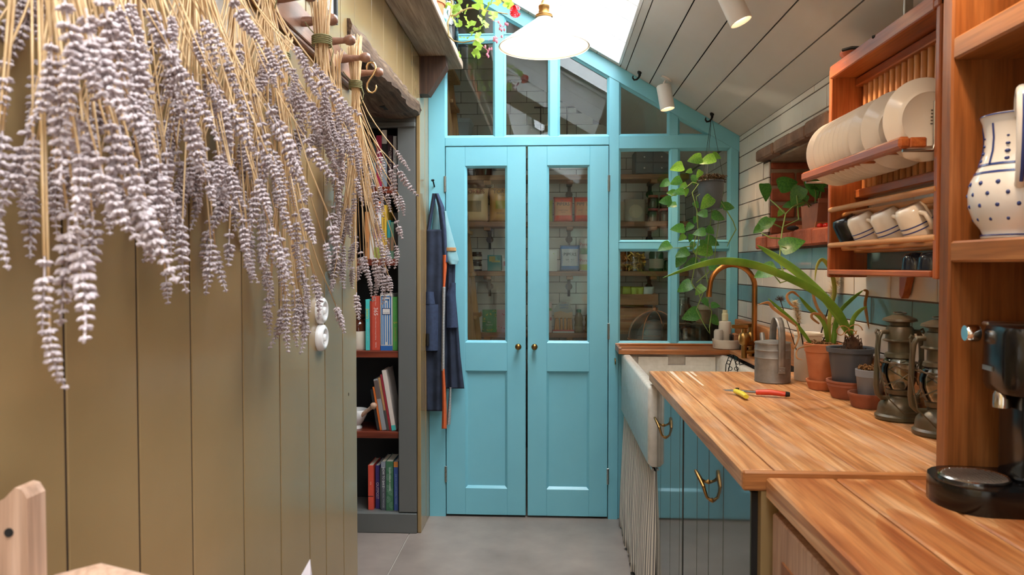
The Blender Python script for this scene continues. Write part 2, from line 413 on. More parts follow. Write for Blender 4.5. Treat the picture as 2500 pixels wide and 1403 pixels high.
# old timber lintel over the opening
m = MB(); n = 26
rows = []
for i in range(n+1):
    y = 2.46+(3.835-2.46)*i/n; t = i/n
    zb = 2.158+.008*math.sin(i*.55)+.005*random.uniform(-1, 1)+.022*t
    zt = LINT-.002+.004*random.uniform(-1, 1); ff = XL+.012+.006*random.uniform(-1, 1)
    rows.append([(ff-.004, y, zt), (ff+.004, y, zt-.02), (ff, y, (zt+zb)/2+.004), (ff-.006, y, zb+.012), (ff-.026, y, zb),
                 (-.80, y, zb-.012+.006*random.uniform(-1, 1)), (-.96, y, zb+.006), (-.965, y, zt)])
k = 8; vs = [v for r in rows for v in r]; fs = []
for i in range(n):
    for j in range(k): fs.append((i*k+j, i*k+(j+1) % k, (i+1)*k+(j+1) % k, (i+1)*k+j))
fs += [tuple(range(k)), tuple(range(n*k, n*k+k))]
m._add(vs, fs)
bm_ = struct(m.build('trim_1', MT['beam'], smooth=35), 'rough old timber lintel beam over the opening', 'beam')
MB().box(-.80, -.775, 3.42, 3.5, 2.155, 2.172).build('mortise', MT['dark'], bm_)
# room beyond the opening (closed)
struct(MB().box(-2.5, -2.4, YB, 4.2, 0, 2.6).build('wall_beyond', MT['plaster']), 'plain plaster wall of the room beyond', 'wall')
struct(MB().box(-2.4, XL-.115, 1.2, 4.2, 2.42, 2.5).build('ceiling_beyond', MT['plaster']), 'plain ceiling of the room beyond', 'ceiling')
struct(MB().box(-2.4, XL-.115, 1.15, 1.2, 0, 2.5).build('wall_beyond_near', MT['plaster']), 'plain near wall of the room beyond', 'wall')
struct(MB().box(-2.4, -1.65, 3.84, 3.9, 0, 2.42).build('wall_beyond_far', MT['plaster']), 'plain far wall of the room beyond', 'wall')
# sloping boarded ceiling
ce = sempty('ceiling', 'sloping ceiling of wide painted boards', 'ceiling')
def slab(mb, x0, x1, y0, y1, t0, t1):
    """box on the slope: t = height above the ceiling plane, measured square to it"""
    nx, nz = math.sin(ROOF_A), math.cos(ROOF_A)
    vs = [(x+nx*t, y, zc(x)+nz*t) for x in (x0, x1) for y in (y0, y1) for t in (t0, t1)]
    return mb._add(vs, [(0,1,3,2),(4,6,7,5),(0,4,5,1),(2,3,7,6),(0,2,6,4),(1,5,7,3)])
s1, s2 = SKY1, SKY2
for a, b in ((XR+.02, .912), (.912, .788), (.788, .662), (.662, .536), (.536, .409), (.409, .377)):
    slab(MB(), min(a, b)+.0022, max(a, b)-.0022, YB, YE+.05, .0, .018).build('board', MT['ceil'], ce)
xs = [.377, .25, .125, 0, -.125, -.25, -.375, -.46]
for a, b in zip(xs, xs[1:]):
    slab(MB(), b+.0022, a-.0022, YB, s2[2], 0, .018).build('board', MT['ceil'], ce)
    slab(MB(), b+.0022, a-.0022, s2[3], s1[2], 0, .018).build('board', MT['ceil'], ce)
    slab(MB(), b+.0022, a-.0022, s1[3], YE+.05, 0, .018).build('board', MT['ceil'], ce)
for a, b in ((-.46, -.58), (-.58, -.70)):
    slab(MB(), b+.0022, a-.0022, YB, YE+.05, 0, .018).build('board', MT['ceil'], ce)
rf = MB()
slab(rf, .377, 1.30, YB-.1, 5.9, .02, .30); slab(rf, -1.2, -.46, YB-.1, 5.9, .02, .30)
slab(rf, -.46, .377, YB-.1, s2[2], .02, .30); slab(rf, -.46, .377, s2[3], s1[2], .02, .30); slab(rf, -.46, .377, s1[3], 5.9, .02, .30)
rf.build('roof_build_up', MT['dark'], ce)
# roof windows: boarded white reveal, frame and pane
for i, (a, b, c, d) in enumerate((s1, s2)):
    w = sempty('window_%d' % (i+1), ['roof window above the glazed end wall', 'roof window nearer the back of the room'][i], 'skylight')
    for t0, t1 in ((.0, .11), (.113, .22), (.223, .31)):
        for y0, y1 in ((c, c+.012), (d-.012, d)):
            slab(MB(), a, b, y0, y1, t0, t1).build('reveal_board', MT['white'], w)
        slab(MB(), a, a+.012, c, d, t0, t1).build('reveal_board', MT['white'], w)
        slab(MB(), b-.012, b, c, d, t0, t1).build('reveal_board', MT['white'], w)
    f = MB()
    for q in ((a, a+.045, c, d), (b-.045, b, c, d), (a, b, c, c+.05), (a, b, d-.05, d)): slab(f, *q, .312, .345)
    f.build('window_frame', MT['white'], w)
    f = MB()
    for q in ((a+.045, a+.065, c+.05, d-.05), (b-.065, b-.045, c+.05, d-.05), (a+.045, b-.045, c+.05, c+.075), (a+.045, b-.045, d-.075, d-.05)): slab(f, *q, .335, .352)
    f.build('gasket', MT['gasket'], w)
    slab(MB(), a+.046, b-.046, c+.052, d-.052, .353, .357).build('pane', MT['skypane'], w)
# wall behind the viewer, and an unseen window added in the right wall for daylight
struct(MB().box(XL-.1, XR+.34, YB-.1, YB, 0, 3.4).build('wall_back', MT['plaster']), 'plain wall at the near end of the room', 'wall')
WY0, WY1, WZ0, WZ1 = -2.3, -.35, .95, 2.02
w = sempty('window_3', 'unseen white framed window added in the right wall for daylight', 'window')
f = MB()
for y in (WY0, -1.35, WY1-.05): f.box(XR+.10, XR+.15, y, y+.05, WZ0, WZ1)
for z in (WZ0, WZ1-.05): f.box(XR+.102, XR+.148, WY0, WY1, z, z+.05)
f.build('window_frame', MT['white'], w)
MB().box(XR+.123, XR+.127, WY0, WY1, WZ0, WZ1).build('pane', MT['skypane'], w)

# ================================================================== RIGHT WALL: tiles and brick niche
NY0, NY1, NZ0, NZ1 = 2.55, 3.55, 1.56, 1.905
wr = struct(MB().box(XR+.0022, XR+.34, YB, WY0, 0, 2.35).box(XR+.0022, XR+.34, WY0, WY1, 0, WZ0).box(XR+.0022, XR+.34, WY0, WY1, WZ1, 2.35).box(XR+.0022, XR+.34, WY1, NY0, 0, 2.35).box(XR+.0022, XR+.34, NY1+.012, 5.8, 0, 2.35)
            .box(XR+.0022, XR+.34, NY0, NY1+.012, 0, NZ0-.012).box(XR+.0022, XR+.34, NY0, NY1+.012, NZ1+.01, 2.35)
            .box(XR+.30, XR+.34, NY0, NY1+.012, NZ0-.012, NZ1+.01).build('wall_right', MT['grout']), 'white and blue brick-bond tiled wall with a brick niche', 'wall')
TP = .0862; TL = .27
def tile_rects(y0, y1, z0, z1):
    hs = [(NY0, NY1, NZ0, NZ1), (NY0-.06, NY1+.095, NZ1, 1.975), (NY0-.06, NY1+.105, 1.487, NZ0)]
    out = [(y0, y1, z0, z1)]
    for (a, b, c, d) in hs:
        nx = []
        for (p, q, r, s_) in out:
            if q <= a or p >= b or s_ <= c or r >= d: nx.append((p, q, r, s_)); continue
            if p < a: nx.append((p, a, r, s_))
            if q > b: nx.append((b, q, r, s_))
            p2, q2 = max(p, a), min(q, b)
            if r < c: nx.append((p2, q2, r, c))
            if s_ > d: nx.append((p2, q2, d, s_))
        out = nx
    return out
tcache = {}
def tile_obj(parent, mt, x, y0, y1, z0, z1, g=.0021, side=-1):
    key = ('R', mt, round(y1-y0, 3), round(z1-z0, 3))
    if key not in tcache:
        tcache[key] = MB().box(0, .009, -(y1-y0)/2+g, (y1-y0)/2-g, -(z1-z0)/2+g, (z1-z0)/2-g, .0016).mesh('tile', MT[mt])
    o = link('tile', tcache[key], parent, (x, (y0+y1)/2, (z0+z1)/2), (0, random.uniform(-.006, .006), random.uniform(-.006, .006)))
    return o
for n in range(-5, 8):
    za = 1.485+TP*n; zb = za+TP
    ph = 3.23 if n % 2 else 3.365
    mt = 'btile' if n in (-1, -3) else 'tile'
    k0 = int((1.5-ph)/TL)-1
    for k in range(k0, 6):
        y0 = max(ph+TL*k, 1.5); y1 = min(ph+TL*(k+1), YE)
        if y1-y0 < .015: continue
        z1 = min(zb, 2.118)
        if z1-za < .01: continue
        for (p, q, r, s_) in tile_rects(y0, y1, za, z1):
            if q-p > .012 and s_-r > .012: tile_obj(wr, mt, XR, p, q, r, s_)
# niche brickwork
def brick(y0, y1, x0, x1, z0, z1, mt='brick', b=.005):
    o = MB().box(x0, x1, y0, y1, z0, z1, b).build('brick', MT[mt], wr); return o
MB().box(XR+.012, XR+.30, NY1+.004, NY1+.012, NZ0-.012, NZ1+.01).box(XR+.294, XR+.30, NY0, NY1+.004, NZ0-.012, NZ1+.01).box(XR+.012, XR+.3, NY0, NY1, NZ1+.001, NZ1+.01).box(XR+.012, XR+.3, NY0, NY1, NZ0-.012, NZ0-.004).build('mortar', MT['mortar'], wr)
zb = NZ0+.004
i = 0
while zb < NZ1-.02:
    h = min(.062, NZ1-zb-.004); ht = h+random.uniform(-.004, .002)
    cuts = [XR+.006, XR+.125, XR+.29] if i % 2 else [XR+.006, XR+.235, XR+.29]
    for a, b in zip(cuts, cuts[1:]):
        brick(NY1-.004+random.uniform(-.004, .003), NY1+.006, a+.004, b-.004, zb, zb+ht)
    off = .11 if i % 2 else 0
    y = NY0-off
    while y < NY1:
        a, b = max(y, NY0)+.005, min(y+.215, NY1-.01)-.005
        if b-a > .03: brick(a, b, XR+.285+random.uniform(-.004, .003), XR+.298, zb, zb+ht)
        y += .222
    zb += h+.014; i += 1
# projecting brick head over the niche and brick sill
ys = [NY0-.055, NY0+.17, NY0+.40, NY0+.62, NY0+.83, NY1+.09]
for j, (a, b) in enumerate(zip(ys, ys[1:])):
    o = brick(a+.004, b-.004, XR-.036+random.uniform(-.006, .004), XR+.29, NZ1+.006+random.uniform(0, .008), 1.97+random.uniform(-.006, .004), 'brickgrey', .008)
MB().box(XR-.024, XR+.28, ys[0]+.02, ys[-1]-.02, NZ1+.014, 1.962).build('mortar', MT['mortar'], wr)
ys = [NY0-.055, NY0+.16, NY0+.33, NY0+.56, NY0+.77, NY0+.93, NY1+.10]
for j, (a, b) in enumerate(zip(ys, ys[1:])):
    brick(a+.004, b-.004, XR-.032+random.uniform(-.005, .005), XR+.29, 1.492, NZ0-.002+random.uniform(-.006, .002), 'brick', .007)
MB().box(XR-.022, XR+.28, ys[0]+.02, ys[-1]-.02, 1.50, NZ0-.012).build('mortar', MT['mortar'], wr)

# ================================================================== GLAZED END WALL AND DOORS
FY0, FY1 = YE, YE+.05
we = sempty('wall_end', 'turquoise painted glazed timber partition under the sloping ceiling', 'wall')
T = MT['teal']
def fbox(name, x0, x1, z0, z1, y0=FY0, y1=FY1, b=.003, parent=None, mt=None):
    return MB().box(x0, x1, y0, y1, z0, z1, b).build(name, mt or T, parent or we)
RK = .085
def raked(name, x0, x1, z0, y0=FY0, y1=FY1):
    MB().prism([(x0, z0), (x1, z0), (x1, zc(x1)-.02), (x0, zc(x0)-.02)], 'y', y0, y1).build(name, T, we)
raked('stile', XL+.001, -.591, 0.0)                 # left jamb
raked('mullion', -.311, -.262, 2.128, FY0+.006)
raked('mullion', -.006, .037, 2.128, FY0+.006)
raked('post', .320, .372, 0.0)
raked('mullion', .648, .693, 2.128, FY0+.006)
fbox('stile', .978, XR-.001, 0, zc(XR)-.02)
fbox('transom', -.591, .320, 2.078, 2.128)
fbox('transom', .372, .978, 2.056, 2.128)
fbox('mullion', .659, .697, .985, 2.056, FY0+.006)
fbox('glazing_bar', .372, .659, 1.505, 1.545, FY0+.006)
fbox('glazing_bar', .697, .978, 1.505, 1.545, FY0+.006)
fbox('rail', .372, .978, .93, .985)
fbox('lower_panel', .372, .978, 0, .93, FY0+.012)
fbox('glazing_bar', -.591, -.311, 2.66, 2.69, FY0+.008)
fbox('glazing_bar', -.262, -.06, 2.66, 2.69, FY0+.008)
for (x0, x1, a, b) in ((-.70, .375, 0, RK), (.375, XR, 0, RK)):   # raking rail under the ceiling
    MB().prism([(x0, zc(x0)-.001), (x1, zc(x1)-.001), (x1, zc(x1)-RK), (x0, zc(x0)-RK)], 'y', FY0-.004, FY1+.004).build('raking_rail', T, we)
def bead(poly, parent, w=.012, y0=None, y1=None, mt=None):
    """sloped glazing bead following a closed outline (inside of an opening)"""
    y0 = FY0+.004 if y0 is None else y0; y1 = FY0+.018 if y1 is None else y1
    n = len(poly); P = [Vector(p) for p in poly]; c = sum(P, Vector((0, 0)))/n; inn = []
    for i in range(n):
        e1 = (P[i]-P[i-1]).normalized(); e2 = (P[(i+1) % n]-P[i]).normalized()
        n1 = Vector((-e1.y, e1.x)); n2 = Vector((-e2.y, e2.x))
        if n1.dot(c-P[i]) < 0: n1 = -n1
        if n2.dot(c-P[i]) < 0: n2 = -n2
        bsc = (n1+n2); bsc = bsc/max(bsc.dot(n1), .2)*w; inn.append(P[i]+bsc)
    vs = [(p.x, y0, p.y) for p in P]+[(p.x, y1, p.y) for p in inn]+[(p.x, y1+.012, p.y) for p in inn]+[(p.x, y1+.012, p.y) for p in P]
    fs = []
    for k in range(4):
        for i in range(n):
            j = (i+1) % n; a = k*n; b = ((k+1) % 4)*n
            fs.append((a+i, a+j, b+j, b+i))
    return MB()._add(vs, fs).build('glazing_bead', mt or T, parent)
def glaze(poly, parent=None, y=FY0+.026):
    bead(poly, parent or we)
    MB().prism(poly, 'y', y, y+.004).build('pane', MT['pane'], parent or we)
def topz(x): return zc(x)-RK
glaze([(-.591, 2.128), (-.311, 2.128), (-.311, 2.66), (-.591, 2.66)])
glaze([(-.262, 2.128), (-.006, 2.128), (-.006, topz(-.006)), (-.025, 2.66), (-.262, 2.66)])
glaze([(-.591, 2.69), (-.311, 2.69), (-.311, topz(-.311)), (-.591, topz(-.591))])
xq = XR-(2.69+RK-2.12)/SLOPE
glaze([(-.262, 2.69), (xq, 2.69), (-.262, topz(-.262))])
glaze([(.037, 2.128), (.320, 2.128), (.320, topz(.320)), (.037, topz(.037))])
glaze([(.372, 2.128), (.648, 2.128), (.648, topz(.648)), (.372, topz(.372))])
xq = XR-(2.128+RK-2.12)/SLOPE
glaze([(.693, 2.128), (xq, 2.128), (.693, topz(.693))])
for x0, x1 in ((.372, .659), (.697, .978)):
    for z0, z1 in ((.985, 1.505), (1.545, 2.056)): glaze([(x0, z0), (x1, z0), (x1, z1), (x0, z1)])
def hinge(parent, x, z):
    h = MB().box(x-.007, x+.007, FY0-.002, FY0+.012, z-.045, z+.045, .002)
    for dz in (-.03, 0, .03): h.tube([(x, FY0-.004, z+dz-.014), (x, FY0-.004, z+dz+.014)], .005, 8)
    h.build('hinge', MT['steel'], parent)
def door(name, label, x0, x1, gx0, gx1, knobx, hx):
    d = sempty(name, label, 'door'); z0, z1 = .012, 2.074
    y0, y1 = FY0+.002, FY0+.042
    fbox('stile', x0+.002, gx0, z0, z1, y0, y1, .002, d); fbox('stile', gx1, x1-.002, z0, z1, y0, y1, .002, d)
    fbox('top_rail', gx0, gx1, 1.968, z1, y0, y1, .0015, d); fbox('lock_rail', gx0, gx1, .825, .985, y0, y1, .0015, d)
    fbox('bottom_rail', gx0, gx1, z0, .163, y0, y1, .0015, d)
    g = [(gx0, .985), (gx1, .985), (gx1, 1.968), (gx0, 1.968)]
    bead(g, d, .011, y0+.002, y0+.014); MB().prism(g, 'y', y0+.02, y0+.024).build('pane', MT['pane'], d)
    p = [(gx0, .163), (gx1, .163), (gx1, .825), (gx0, .825)]
    bead(p, d, .012, y0+.001, y0+.014); MB().prism(p, 'y', y0+.016, y0+.03).build('panel', T, d)
    kb = MB().lathe([(.006, 0), (.006, .018), (.010, .022), (.0165, .030), (.018, .038), (.015, .046), (.008, .051), (0, .052)], 20, (knobx, y0, .965), Matrix.Rotation(math.pi/2, 3, 'X'), cap=False)
    kb.lathe([(.011, 0), (.011, .003), (.006, .004)], 16, (knobx, y0, .965), Matrix.Rotation(math.pi/2, 3, 'X'))
    kb.build('knob', MT['brass'], d, 60, label='aged brass door knob')
    for z in (1.868, 1.05, .24): hinge(d, hx, z)
    return d
door('door_1', 'left leaf of the turquoise half-glazed pantry doors beside the hanging apron', -.589, -.138, -.479, -.244, -.180, -.590)
door('door_2', 'right leaf of the turquoise half-glazed pantry doors beside the sink', -.131, .318, -.022, .213, -.090, .319)
# ================================================================== PANTRY SHELL
PB = 5.70
wp = struct(MB().box(-1.1, 1.4, PB+.009, PB+.1, 0, 3.4).build('wall_pantry_back', MT['grout']), 'white brick-bond tiled wall at the back of the pantry', 'wall')
pt = {}
for n in range(0, 29):
    za = .60+TP*n; zb = za+TP; xo = -.95+(.127 if n % 2 else 0)
    for k in range(0, 8):
        x0 = xo+.254*k; x1 = x0+.254
        if x0 > 1.02: continue
        x1 = min(x1, XR)
        if za > zc((x0+x1)/2)+.02 or x1-x0 < .02: continue
        key = round(x1-x0, 3)
        if key not in pt: pt[key] = MB().box(-(x1-x0)/2+.0018, (x1-x0)/2-.0018, 0, .009, -TP/2+.0018, TP/2-.0018, .0016).mesh('tile', MT['ptile'])
        link('tile', pt[key], wp, ((x0+x1)/2, PB, (za+zb)/2))
for n in range(5, 17):
    za = .64+TP*n; ph = 4.30 if n % 2 else 4.43
    for k in range(-1, 6):
        y0 = max(ph+TL*k, YE+.055); y1 = min(ph+TL*(k+1), PB)
        if y1-y0 < .02 or za+TP > 2.12: continue
        tile_obj(wr, 'ptile', XR, y0, y1, za, za+TP)
struct(MB().box(-1.1, -1.0, YE+.06, PB, 0, 3.4).build('wall_pantry_left', MT['plaster']), 'plain pantry side wall', 'wall')
struct(MB().box(-1.1, XL-.112, YE-.0, YE+.06, 0, 3.4).build('wall_pantry_front', MT['plaster']), 'plain wall return beside the pantry door', 'wall')
pc = sempty('ceiling_pantry', 'sloping pantry ceiling', 'ceiling')
slab(MB(), -1.05, XR+.02, YE+.055, PB+.05, 0, .018).build('ceiling_lining', MT['ceil'], pc)
# ================================================================== LEFT SIDE
# peg rail
pr = thing('peg_rail', 'long brown wooden peg rail fixed along the olive boarded wall', 'peg rail', (XL, 1.2, 2.006))
MB().box(0, .018, -1.75, 1.29, 0, .100, .004).box(.018, .024, -1.75, 1.29, .012, .09, .003).build('rail', MT['peg'], pr)
PEGY = [2.475-.1765*i for i in range(17)]
pg = MB().lathe([(.013, 0), (.0135, .012), (.0115, .03), (.0095, .05), (.0085, .062), (.0085, .066), (.0125, .071), (.0155, .080), (.0145, .090), (.009, .097), (0, .0985)], 16, (0, 0, 0), Matrix.Rotation(math.pi/2, 3, 'Y'), cap=False)
pgm = pg.mesh('peg', MT['peg'], 50)
for y in PEGY: link('peg', pgm, pr, (.02, y-1.2, .053), (0, -.05, 0))
# S hook on the last peg
sh = thing('s_hook', 'pale brass S hook hanging on the last peg of the rail', 'hook', (-.600, 2.452, 2.078))
pts = []
for i in range(13):
    a = math.radians(-20+200*i/12); pts.append((.012*math.cos(a)-.001, 0, .0+.013*math.sin(a)))
pts = [(.014, 0, -.012)]+pts[::-1][:0]+[( .013*math.cos(math.radians(a)), 0, .004+.013*math.sin(math.radians(a))) for a in (200, 170, 140, 110, 80, 50, 20, -10)][:0]
top = [(-.012, 0, -.012), (-.0125, 0, -.002), (-.008, 0, .008), (0, 0, .0115), (.008, 0, .009), (.0125, 0, 0), (.012, 0, -.012), (.006, 0, -.026), (-.004, 0, -.040), (-.011, 0, -.052), (-.0125, 0, -.066), (-.007, 0, -.076), (.003, 0, -.079), (.011, 0, -.074), (.0145, 0, -.064), (.013, 0, -.056)]
MB().tube([(x*1.05, y, z) for x, y, z in top], [.002]+[.0033]*14+[.002], 8).build('hook_wire', mat('pale_brass', 'c8a878', .25, 1), sh, 80)
sh.rotation_euler = (0, 0, .12); sh.scale = (1.12,)*3
# picture frame above the rail
pf = thing('picture_frame', 'black framed picture with white mount hung above the peg rail', 'picture', (XL, 2.06, 2.165))
MB().box(0, .016, -.24, .24, 0, .014).box(0, .016, -.24, .24, .486, .5).box(0, .016, -.24, -.226, .014, .486).box(0, .016, .226, .24, .014, .486).build('frame', MT['blackm'], pf)
MB().box(.001, .006, -.226, .226, .014, .486).build('mount', MT['white'], pf)
MB().box(.0062, .0066, -.12, .12, .13, .37).build('print', flat('8ea0ac'), pf)
# ------------------------------------------------------------------ dried lavender
def spike_mesh(seed, L, R, curve, nw):
    rnd = random.Random(seed); m = MB()
    ax = []
    for i in range(nw+1):
        t = i/nw; ax.append(Vector((curve*t*t*L, .15*curve*t*L*math.sin(t*3), -L*t)))
    m.tube([ax[0]+Vector((0, 0, .004))]+ax, .0011, 5)
    for i in range(nw):
        t = (i+.5)/nw
        if i == 1 and rnd.random() < .6: continue
        c = ax[i].lerp(ax[i+1], .5)
        prof = .8+.25*math.sin(min(1, t*1.6)*math.pi*.8)
        if t > .55: prof *= 1-(t-.55)*1.15
        rr = R*prof; nb = 9 if t < .7 else 6
        a0 = rnd.random()*6
        for k in range(nb):
            an = a0+2*math.pi*k/nb+rnd.uniform(-.2, .2)
            d = Vector((math.cos(an), math.sin(an), -.5+rnd.uniform(-.3, .25))).normalized()
            p = c+d*rr*.62+Vector((0, 0, rnd.uniform(-.001, .001)))
            q = d.to_track_quat('Z', 'Y').to_matrix()
            s = rr*.46*rnd.uniform(.85, 1.15)
            m.lathe([(.02, -1.2), (.66, -.4), (.72, .35), (0.02, 1.05)], 5, p, q @ Matrix.Diagonal((s*.72, s*.72, s*1.0)), cap=False)
    m.ball(ax[-1]+Vector((0, 0, .002)), R*.2, 6, 4, (1, 1, 1.6))
    return m.mesh('flower_spike', MT['lav'], 180, weld=False)
SPK = [spike_mesh(1, .080, .0098, .10, 9), spike_mesh(2, .062, .0090, -.15, 8), spike_mesh(3, .095, .0100, .28, 11), spike_mesh(4, .050, .0085, .0, 7), spike_mesh(5, .072, .0095, -.3, 9), spike_mesh(6, .085, .0092, .2, 9)]
def bunch(y, x, ztie, n, zt, zb, spread, label, seed, stub=.13, tie=True, rtie=.017, extra=(), tall=False):
    rnd = random.Random(seed)
    t = thing('lavender_bunch', label, 'dried lavender', (x, y, ztie), 0, 'dried lavender hung from the peg rail')
    st = MB(); heads = []
    specs = []
    for i in range(n):
        an = rnd.random()*2*math.pi; rr = spread*math.sqrt(rnd.random())
        hz = rnd.uniform(zb, zt)-ztie
        dx, dy = rr*math.cos(an), rr*math.sin(an)*1.15
        specs.append((dx, dy, hz))
    for (ex, ey, ez) in extra: specs.append((ex-x, ey-y, ez-ztie))
    for (dx, dy, hz) in specs:
        dx = max(dx, XL+.03-x)
        a2 = rnd.random()*6.28; r2 = rtie*math.sqrt(rnd.random())*.8
        p0 = Vector((r2*math.cos(a2), r2*math.sin(a2), 0))
        pts = []
        if stub > 0:
            pts.append(p0+Vector((p0.x*.9+rnd.uniform(-.006, .006), p0.y*.9+rnd.uniform(-.006, .006), stub*rnd.uniform(.7, 1.05))))
        bend = rnd.uniform(1.3, 2.0)
        for k in range(6):
            u = k/5; pts.append(Vector((p0.x+(dx-p0.x)*u**bend, p0.y+(dy-p0.y)*u**bend, hz*u)))
        st.tube(pts, rnd.uniform(.0011, .0017), 5)
        d = (pts[-1]-pts[-2]).normalized()
        heads.append((pts[-1], d))
    st.build('stems', MT['straw'], t, 180, kind='stuff')
    if tie:
        tw = MB()
        for k in range(5):
            pts = [((rtie+.003)*math.cos(a*2*math.pi/14), (rtie+.003)*math.sin(a*2*math.pi/14), -.012+.005*k+.002*a/14) for a in range(15)]
            tw.tube(pts, .0022, 5)
        tw.tube([(rtie, 0, 0), (rtie+.012, -.012, -.03), (rtie+.006, -.02, -.07)], .0014, 5)
        tw.tube([(-.004, 0, .003), (-.03, .0, .03), (-.045, .0, .05)], .0016, 5)
        tw.build('twine_tie', MT['twine'], t, 180, label='green garden twine')
    for p, d in heads:
        dd = (d*.8+Vector((0, 0, -.35))).normalized()
        q = (-dd).to_track_quat('Z', 'Y').to_matrix().to_4x4() @ Matrix.Rotation(rnd.random()*6.28, 4, 'Z')
        s = rnd.uniform(.85, 1.35)
        link('flower_spike', rnd.choice(SPK), t, mtx=Matrix.Translation(p) @ q @ Matrix.Scale(s, 4))
    return t
X = -.612
bunch(2.327, -.620, 1.985, 58, 1.80, 1.38, .125, 'long loose bunch of dried lavender hung beside the S hook', 11, .15,
      extra=((-.53, 2.34, 1.66), (-.50, 2.36, 1.56), (-.545, 2.32, 1.50), (-.56, 2.34, 1.40), (-.51, 2.33, 1.72), (-.545, 2.25, 1.44), (-.49, 2.36, 1.64), (-.52, 2.30, 1.46), (-.56, 2.10, 1.33)))
bunch(2.18, -.64, 2.01, 14, 1.80, 1.55, .06, 'thin bunch of bare brownish dried stems between the two twine-tied bunches', 12, .05, tie=False)
bunch(1.92, -.600, 2.000, 46, 1.86, 1.73, .075, 'short dense bunch of dried lavender with a thick twine tie around its stems', 13, .15, rtie=.022)
bunch(1.72, -.635, 1.90, 17, 1.44, 1.30, .085, 'low-hung bunch of dried lavender reaching down past the white wall switches', 14, .06,
      extra=((-.60, 1.635, 1.295), (-.60, 1.645, 1.34), (-.605, 1.76, 1.34), (-.59, 2.00, 1.30), (-.60, 1.70, 1.36)))
bunch(1.58, X, 2.03, 50, 1.87, 1.46, .145, 'dried lavender bunch hung next to the low-hung bunch', 15, .1, extra=((-.60, 1.53, 1.42), (-.60, 1.60, 1.44)))
bunch(1.41, X, 2.03, 50, 1.87, 1.46, .145, 'first full lavender bunch beyond the one hung next to the low-hung bunch', 16, .1, extra=((-.57, 1.36, 1.44), (-.59, 1.42, 1.42)))
bunch(1.24, X, 2.03, 50, 1.85, 1.47, .145, 'lavender bunch second in the row counting from beside the low-hung bunch towards the chair', 17, .1, extra=((-.56, 1.19, 1.45), (-.59, 1.27, 1.44)))
bunch(1.06, X, 2.03, 46, 1.82, 1.50, .135, 'lavender bunch just before the one above the wooden chair', 18, .1, extra=((-.56, 1.05, 1.50), (-.59, 1.10, 1.405)))
bunch(.90, X+.02, 2.03, 38, 1.76, 1.51, .12, 'dried lavender bunch above the wooden chair', 19, .1, extra=((-.52, .84, 1.49), (-.55, .86, 1.47)))
bunch(.75, X+.07, 2.03, 26, 1.72, 1.48, .11, 'dried lavender bunch nearest the chair with two long trailing strands', 20, .1,
      extra=((-.490, .690, 1.42), (-.486, .690, 1.352), (-.47, .710, 1.45), (-.46, .70, 1.52), (-.475, .72, 1.56), (-.445, .705, 1.52), (-.50, .74, 1.47)))
MB().ball((XL+.0002, 2.45, .978), .0042, 10, 6, (.3, .7, 1.4)).build('nail_hole', MT['dark'], wl)
# white porcelain wall switches
swm = MB().lathe([(.002, 0), (.040, 0), (.0405, .006), (.038, .014), (.031, .019), (.024, .019), (.018, .012), (.0, .010)], 32, (0, 0, 0), Matrix.Rotation(math.pi/2, 3, 'Y'), cap=False).mesh('backplate', MT['porc'], 50)
dlm = MB().lathe([(.0, .010), (.011, .010), (.012, .013), (.009, .021), (0, .022)], 20, (0, 0, 0), Matrix.Rotation(math.pi/2, 3, 'Y'), cap=False).mesh('toggle', MT['porc'], 50)
for z, lb in ((1.288, 'upper of two round white porcelain wall switches, half behind lavender'), (1.208, 'lower of two round white porcelain wall switches')):
    t = thing('wall_switch', lb, 'switch', (XL, 2.14, z-.008), 0, 'white porcelain wall switches'); link('backplate', swm, t); link('toggle', dlm, t)
# ------------------------------------------------------------------ high shelf with bracket, pots, geraniums, glass jar
hs = thing('wall_shelf', 'weathered thick plank shelf high on the olive wall', 'shelf', (XL, 3.0, 2.50))
MB().box(0, .195, -2.9, 1.095, 0, .042, .004).build('plank', MT['shelfwood'], hs)
for yb in (3.87, 2.2, .6):
    b = MB().prism([(0, -.002), (.135, -.002), (.140, -.05), (.045, -.195), (0, -.195)], 'y', yb-3.0-.045, yb-3.0+.045)
    b.build('bracket', MT['brackwood'], hs)
def pot_mesh(r, h, th=.006, rim=.02, k=.75):
    return [(r*k*.98, 0), (r*k, .002), (r*.96, h-rim), (r*1.04, h-rim), (r*1.06, h-.002), (r*1.04, h), (r*.95, h), (r*.93, h-.02), (r*.9, h-.022), (0, h-.022)]
rndg = random.Random(5)
def lobed_leaf(n=14, r=1.0):
    m = MB(); vs = [(0, 0, 0)]; 
    for i in range(n+1):
        a = math.radians(25)+math.radians(310)*i/n-math.pi/2+math.radians(0)
        rr = r*(1+.10*math.sin(i*2.6)); vs.append((rr*math.cos(a)*.9, rr*math.sin(a)*.9, .16*math.sin(i*1.7)*r+.1*r))
    return m._add(vs, [(0, i, i+1) for i in range(1, n+1)])
glm = lobed_leaf().mesh('leaf', MT['gerleaf'], 180)
flm = MB()
for i in range(26):
    a = rndg.random()*6.28; e = rndg.uniform(-1.2, 1.5); d = Vector((math.cos(a)*math.cos(e), math.sin(a)*math.cos(e), math.sin(e)))
    q = d.to_track_quat('Z', 'Y').to_matrix()
    for k in range(5):
        M = q @ Matrix.Rotation(k*2*math.pi/5, 3, 'Z')
        vs = [M @ Vector(p)+d*.75 for p in ((0, 0, 0), (.14, .10, .1), (.36, .13, .12), (.42, 0, .1), (.36, -.13, .12), (.14, -.10, .1))]
        flm._add(vs, [(0, 1, 2, 3, 4, 5)])
flm = flm.mesh('flower_head', MT['red'])
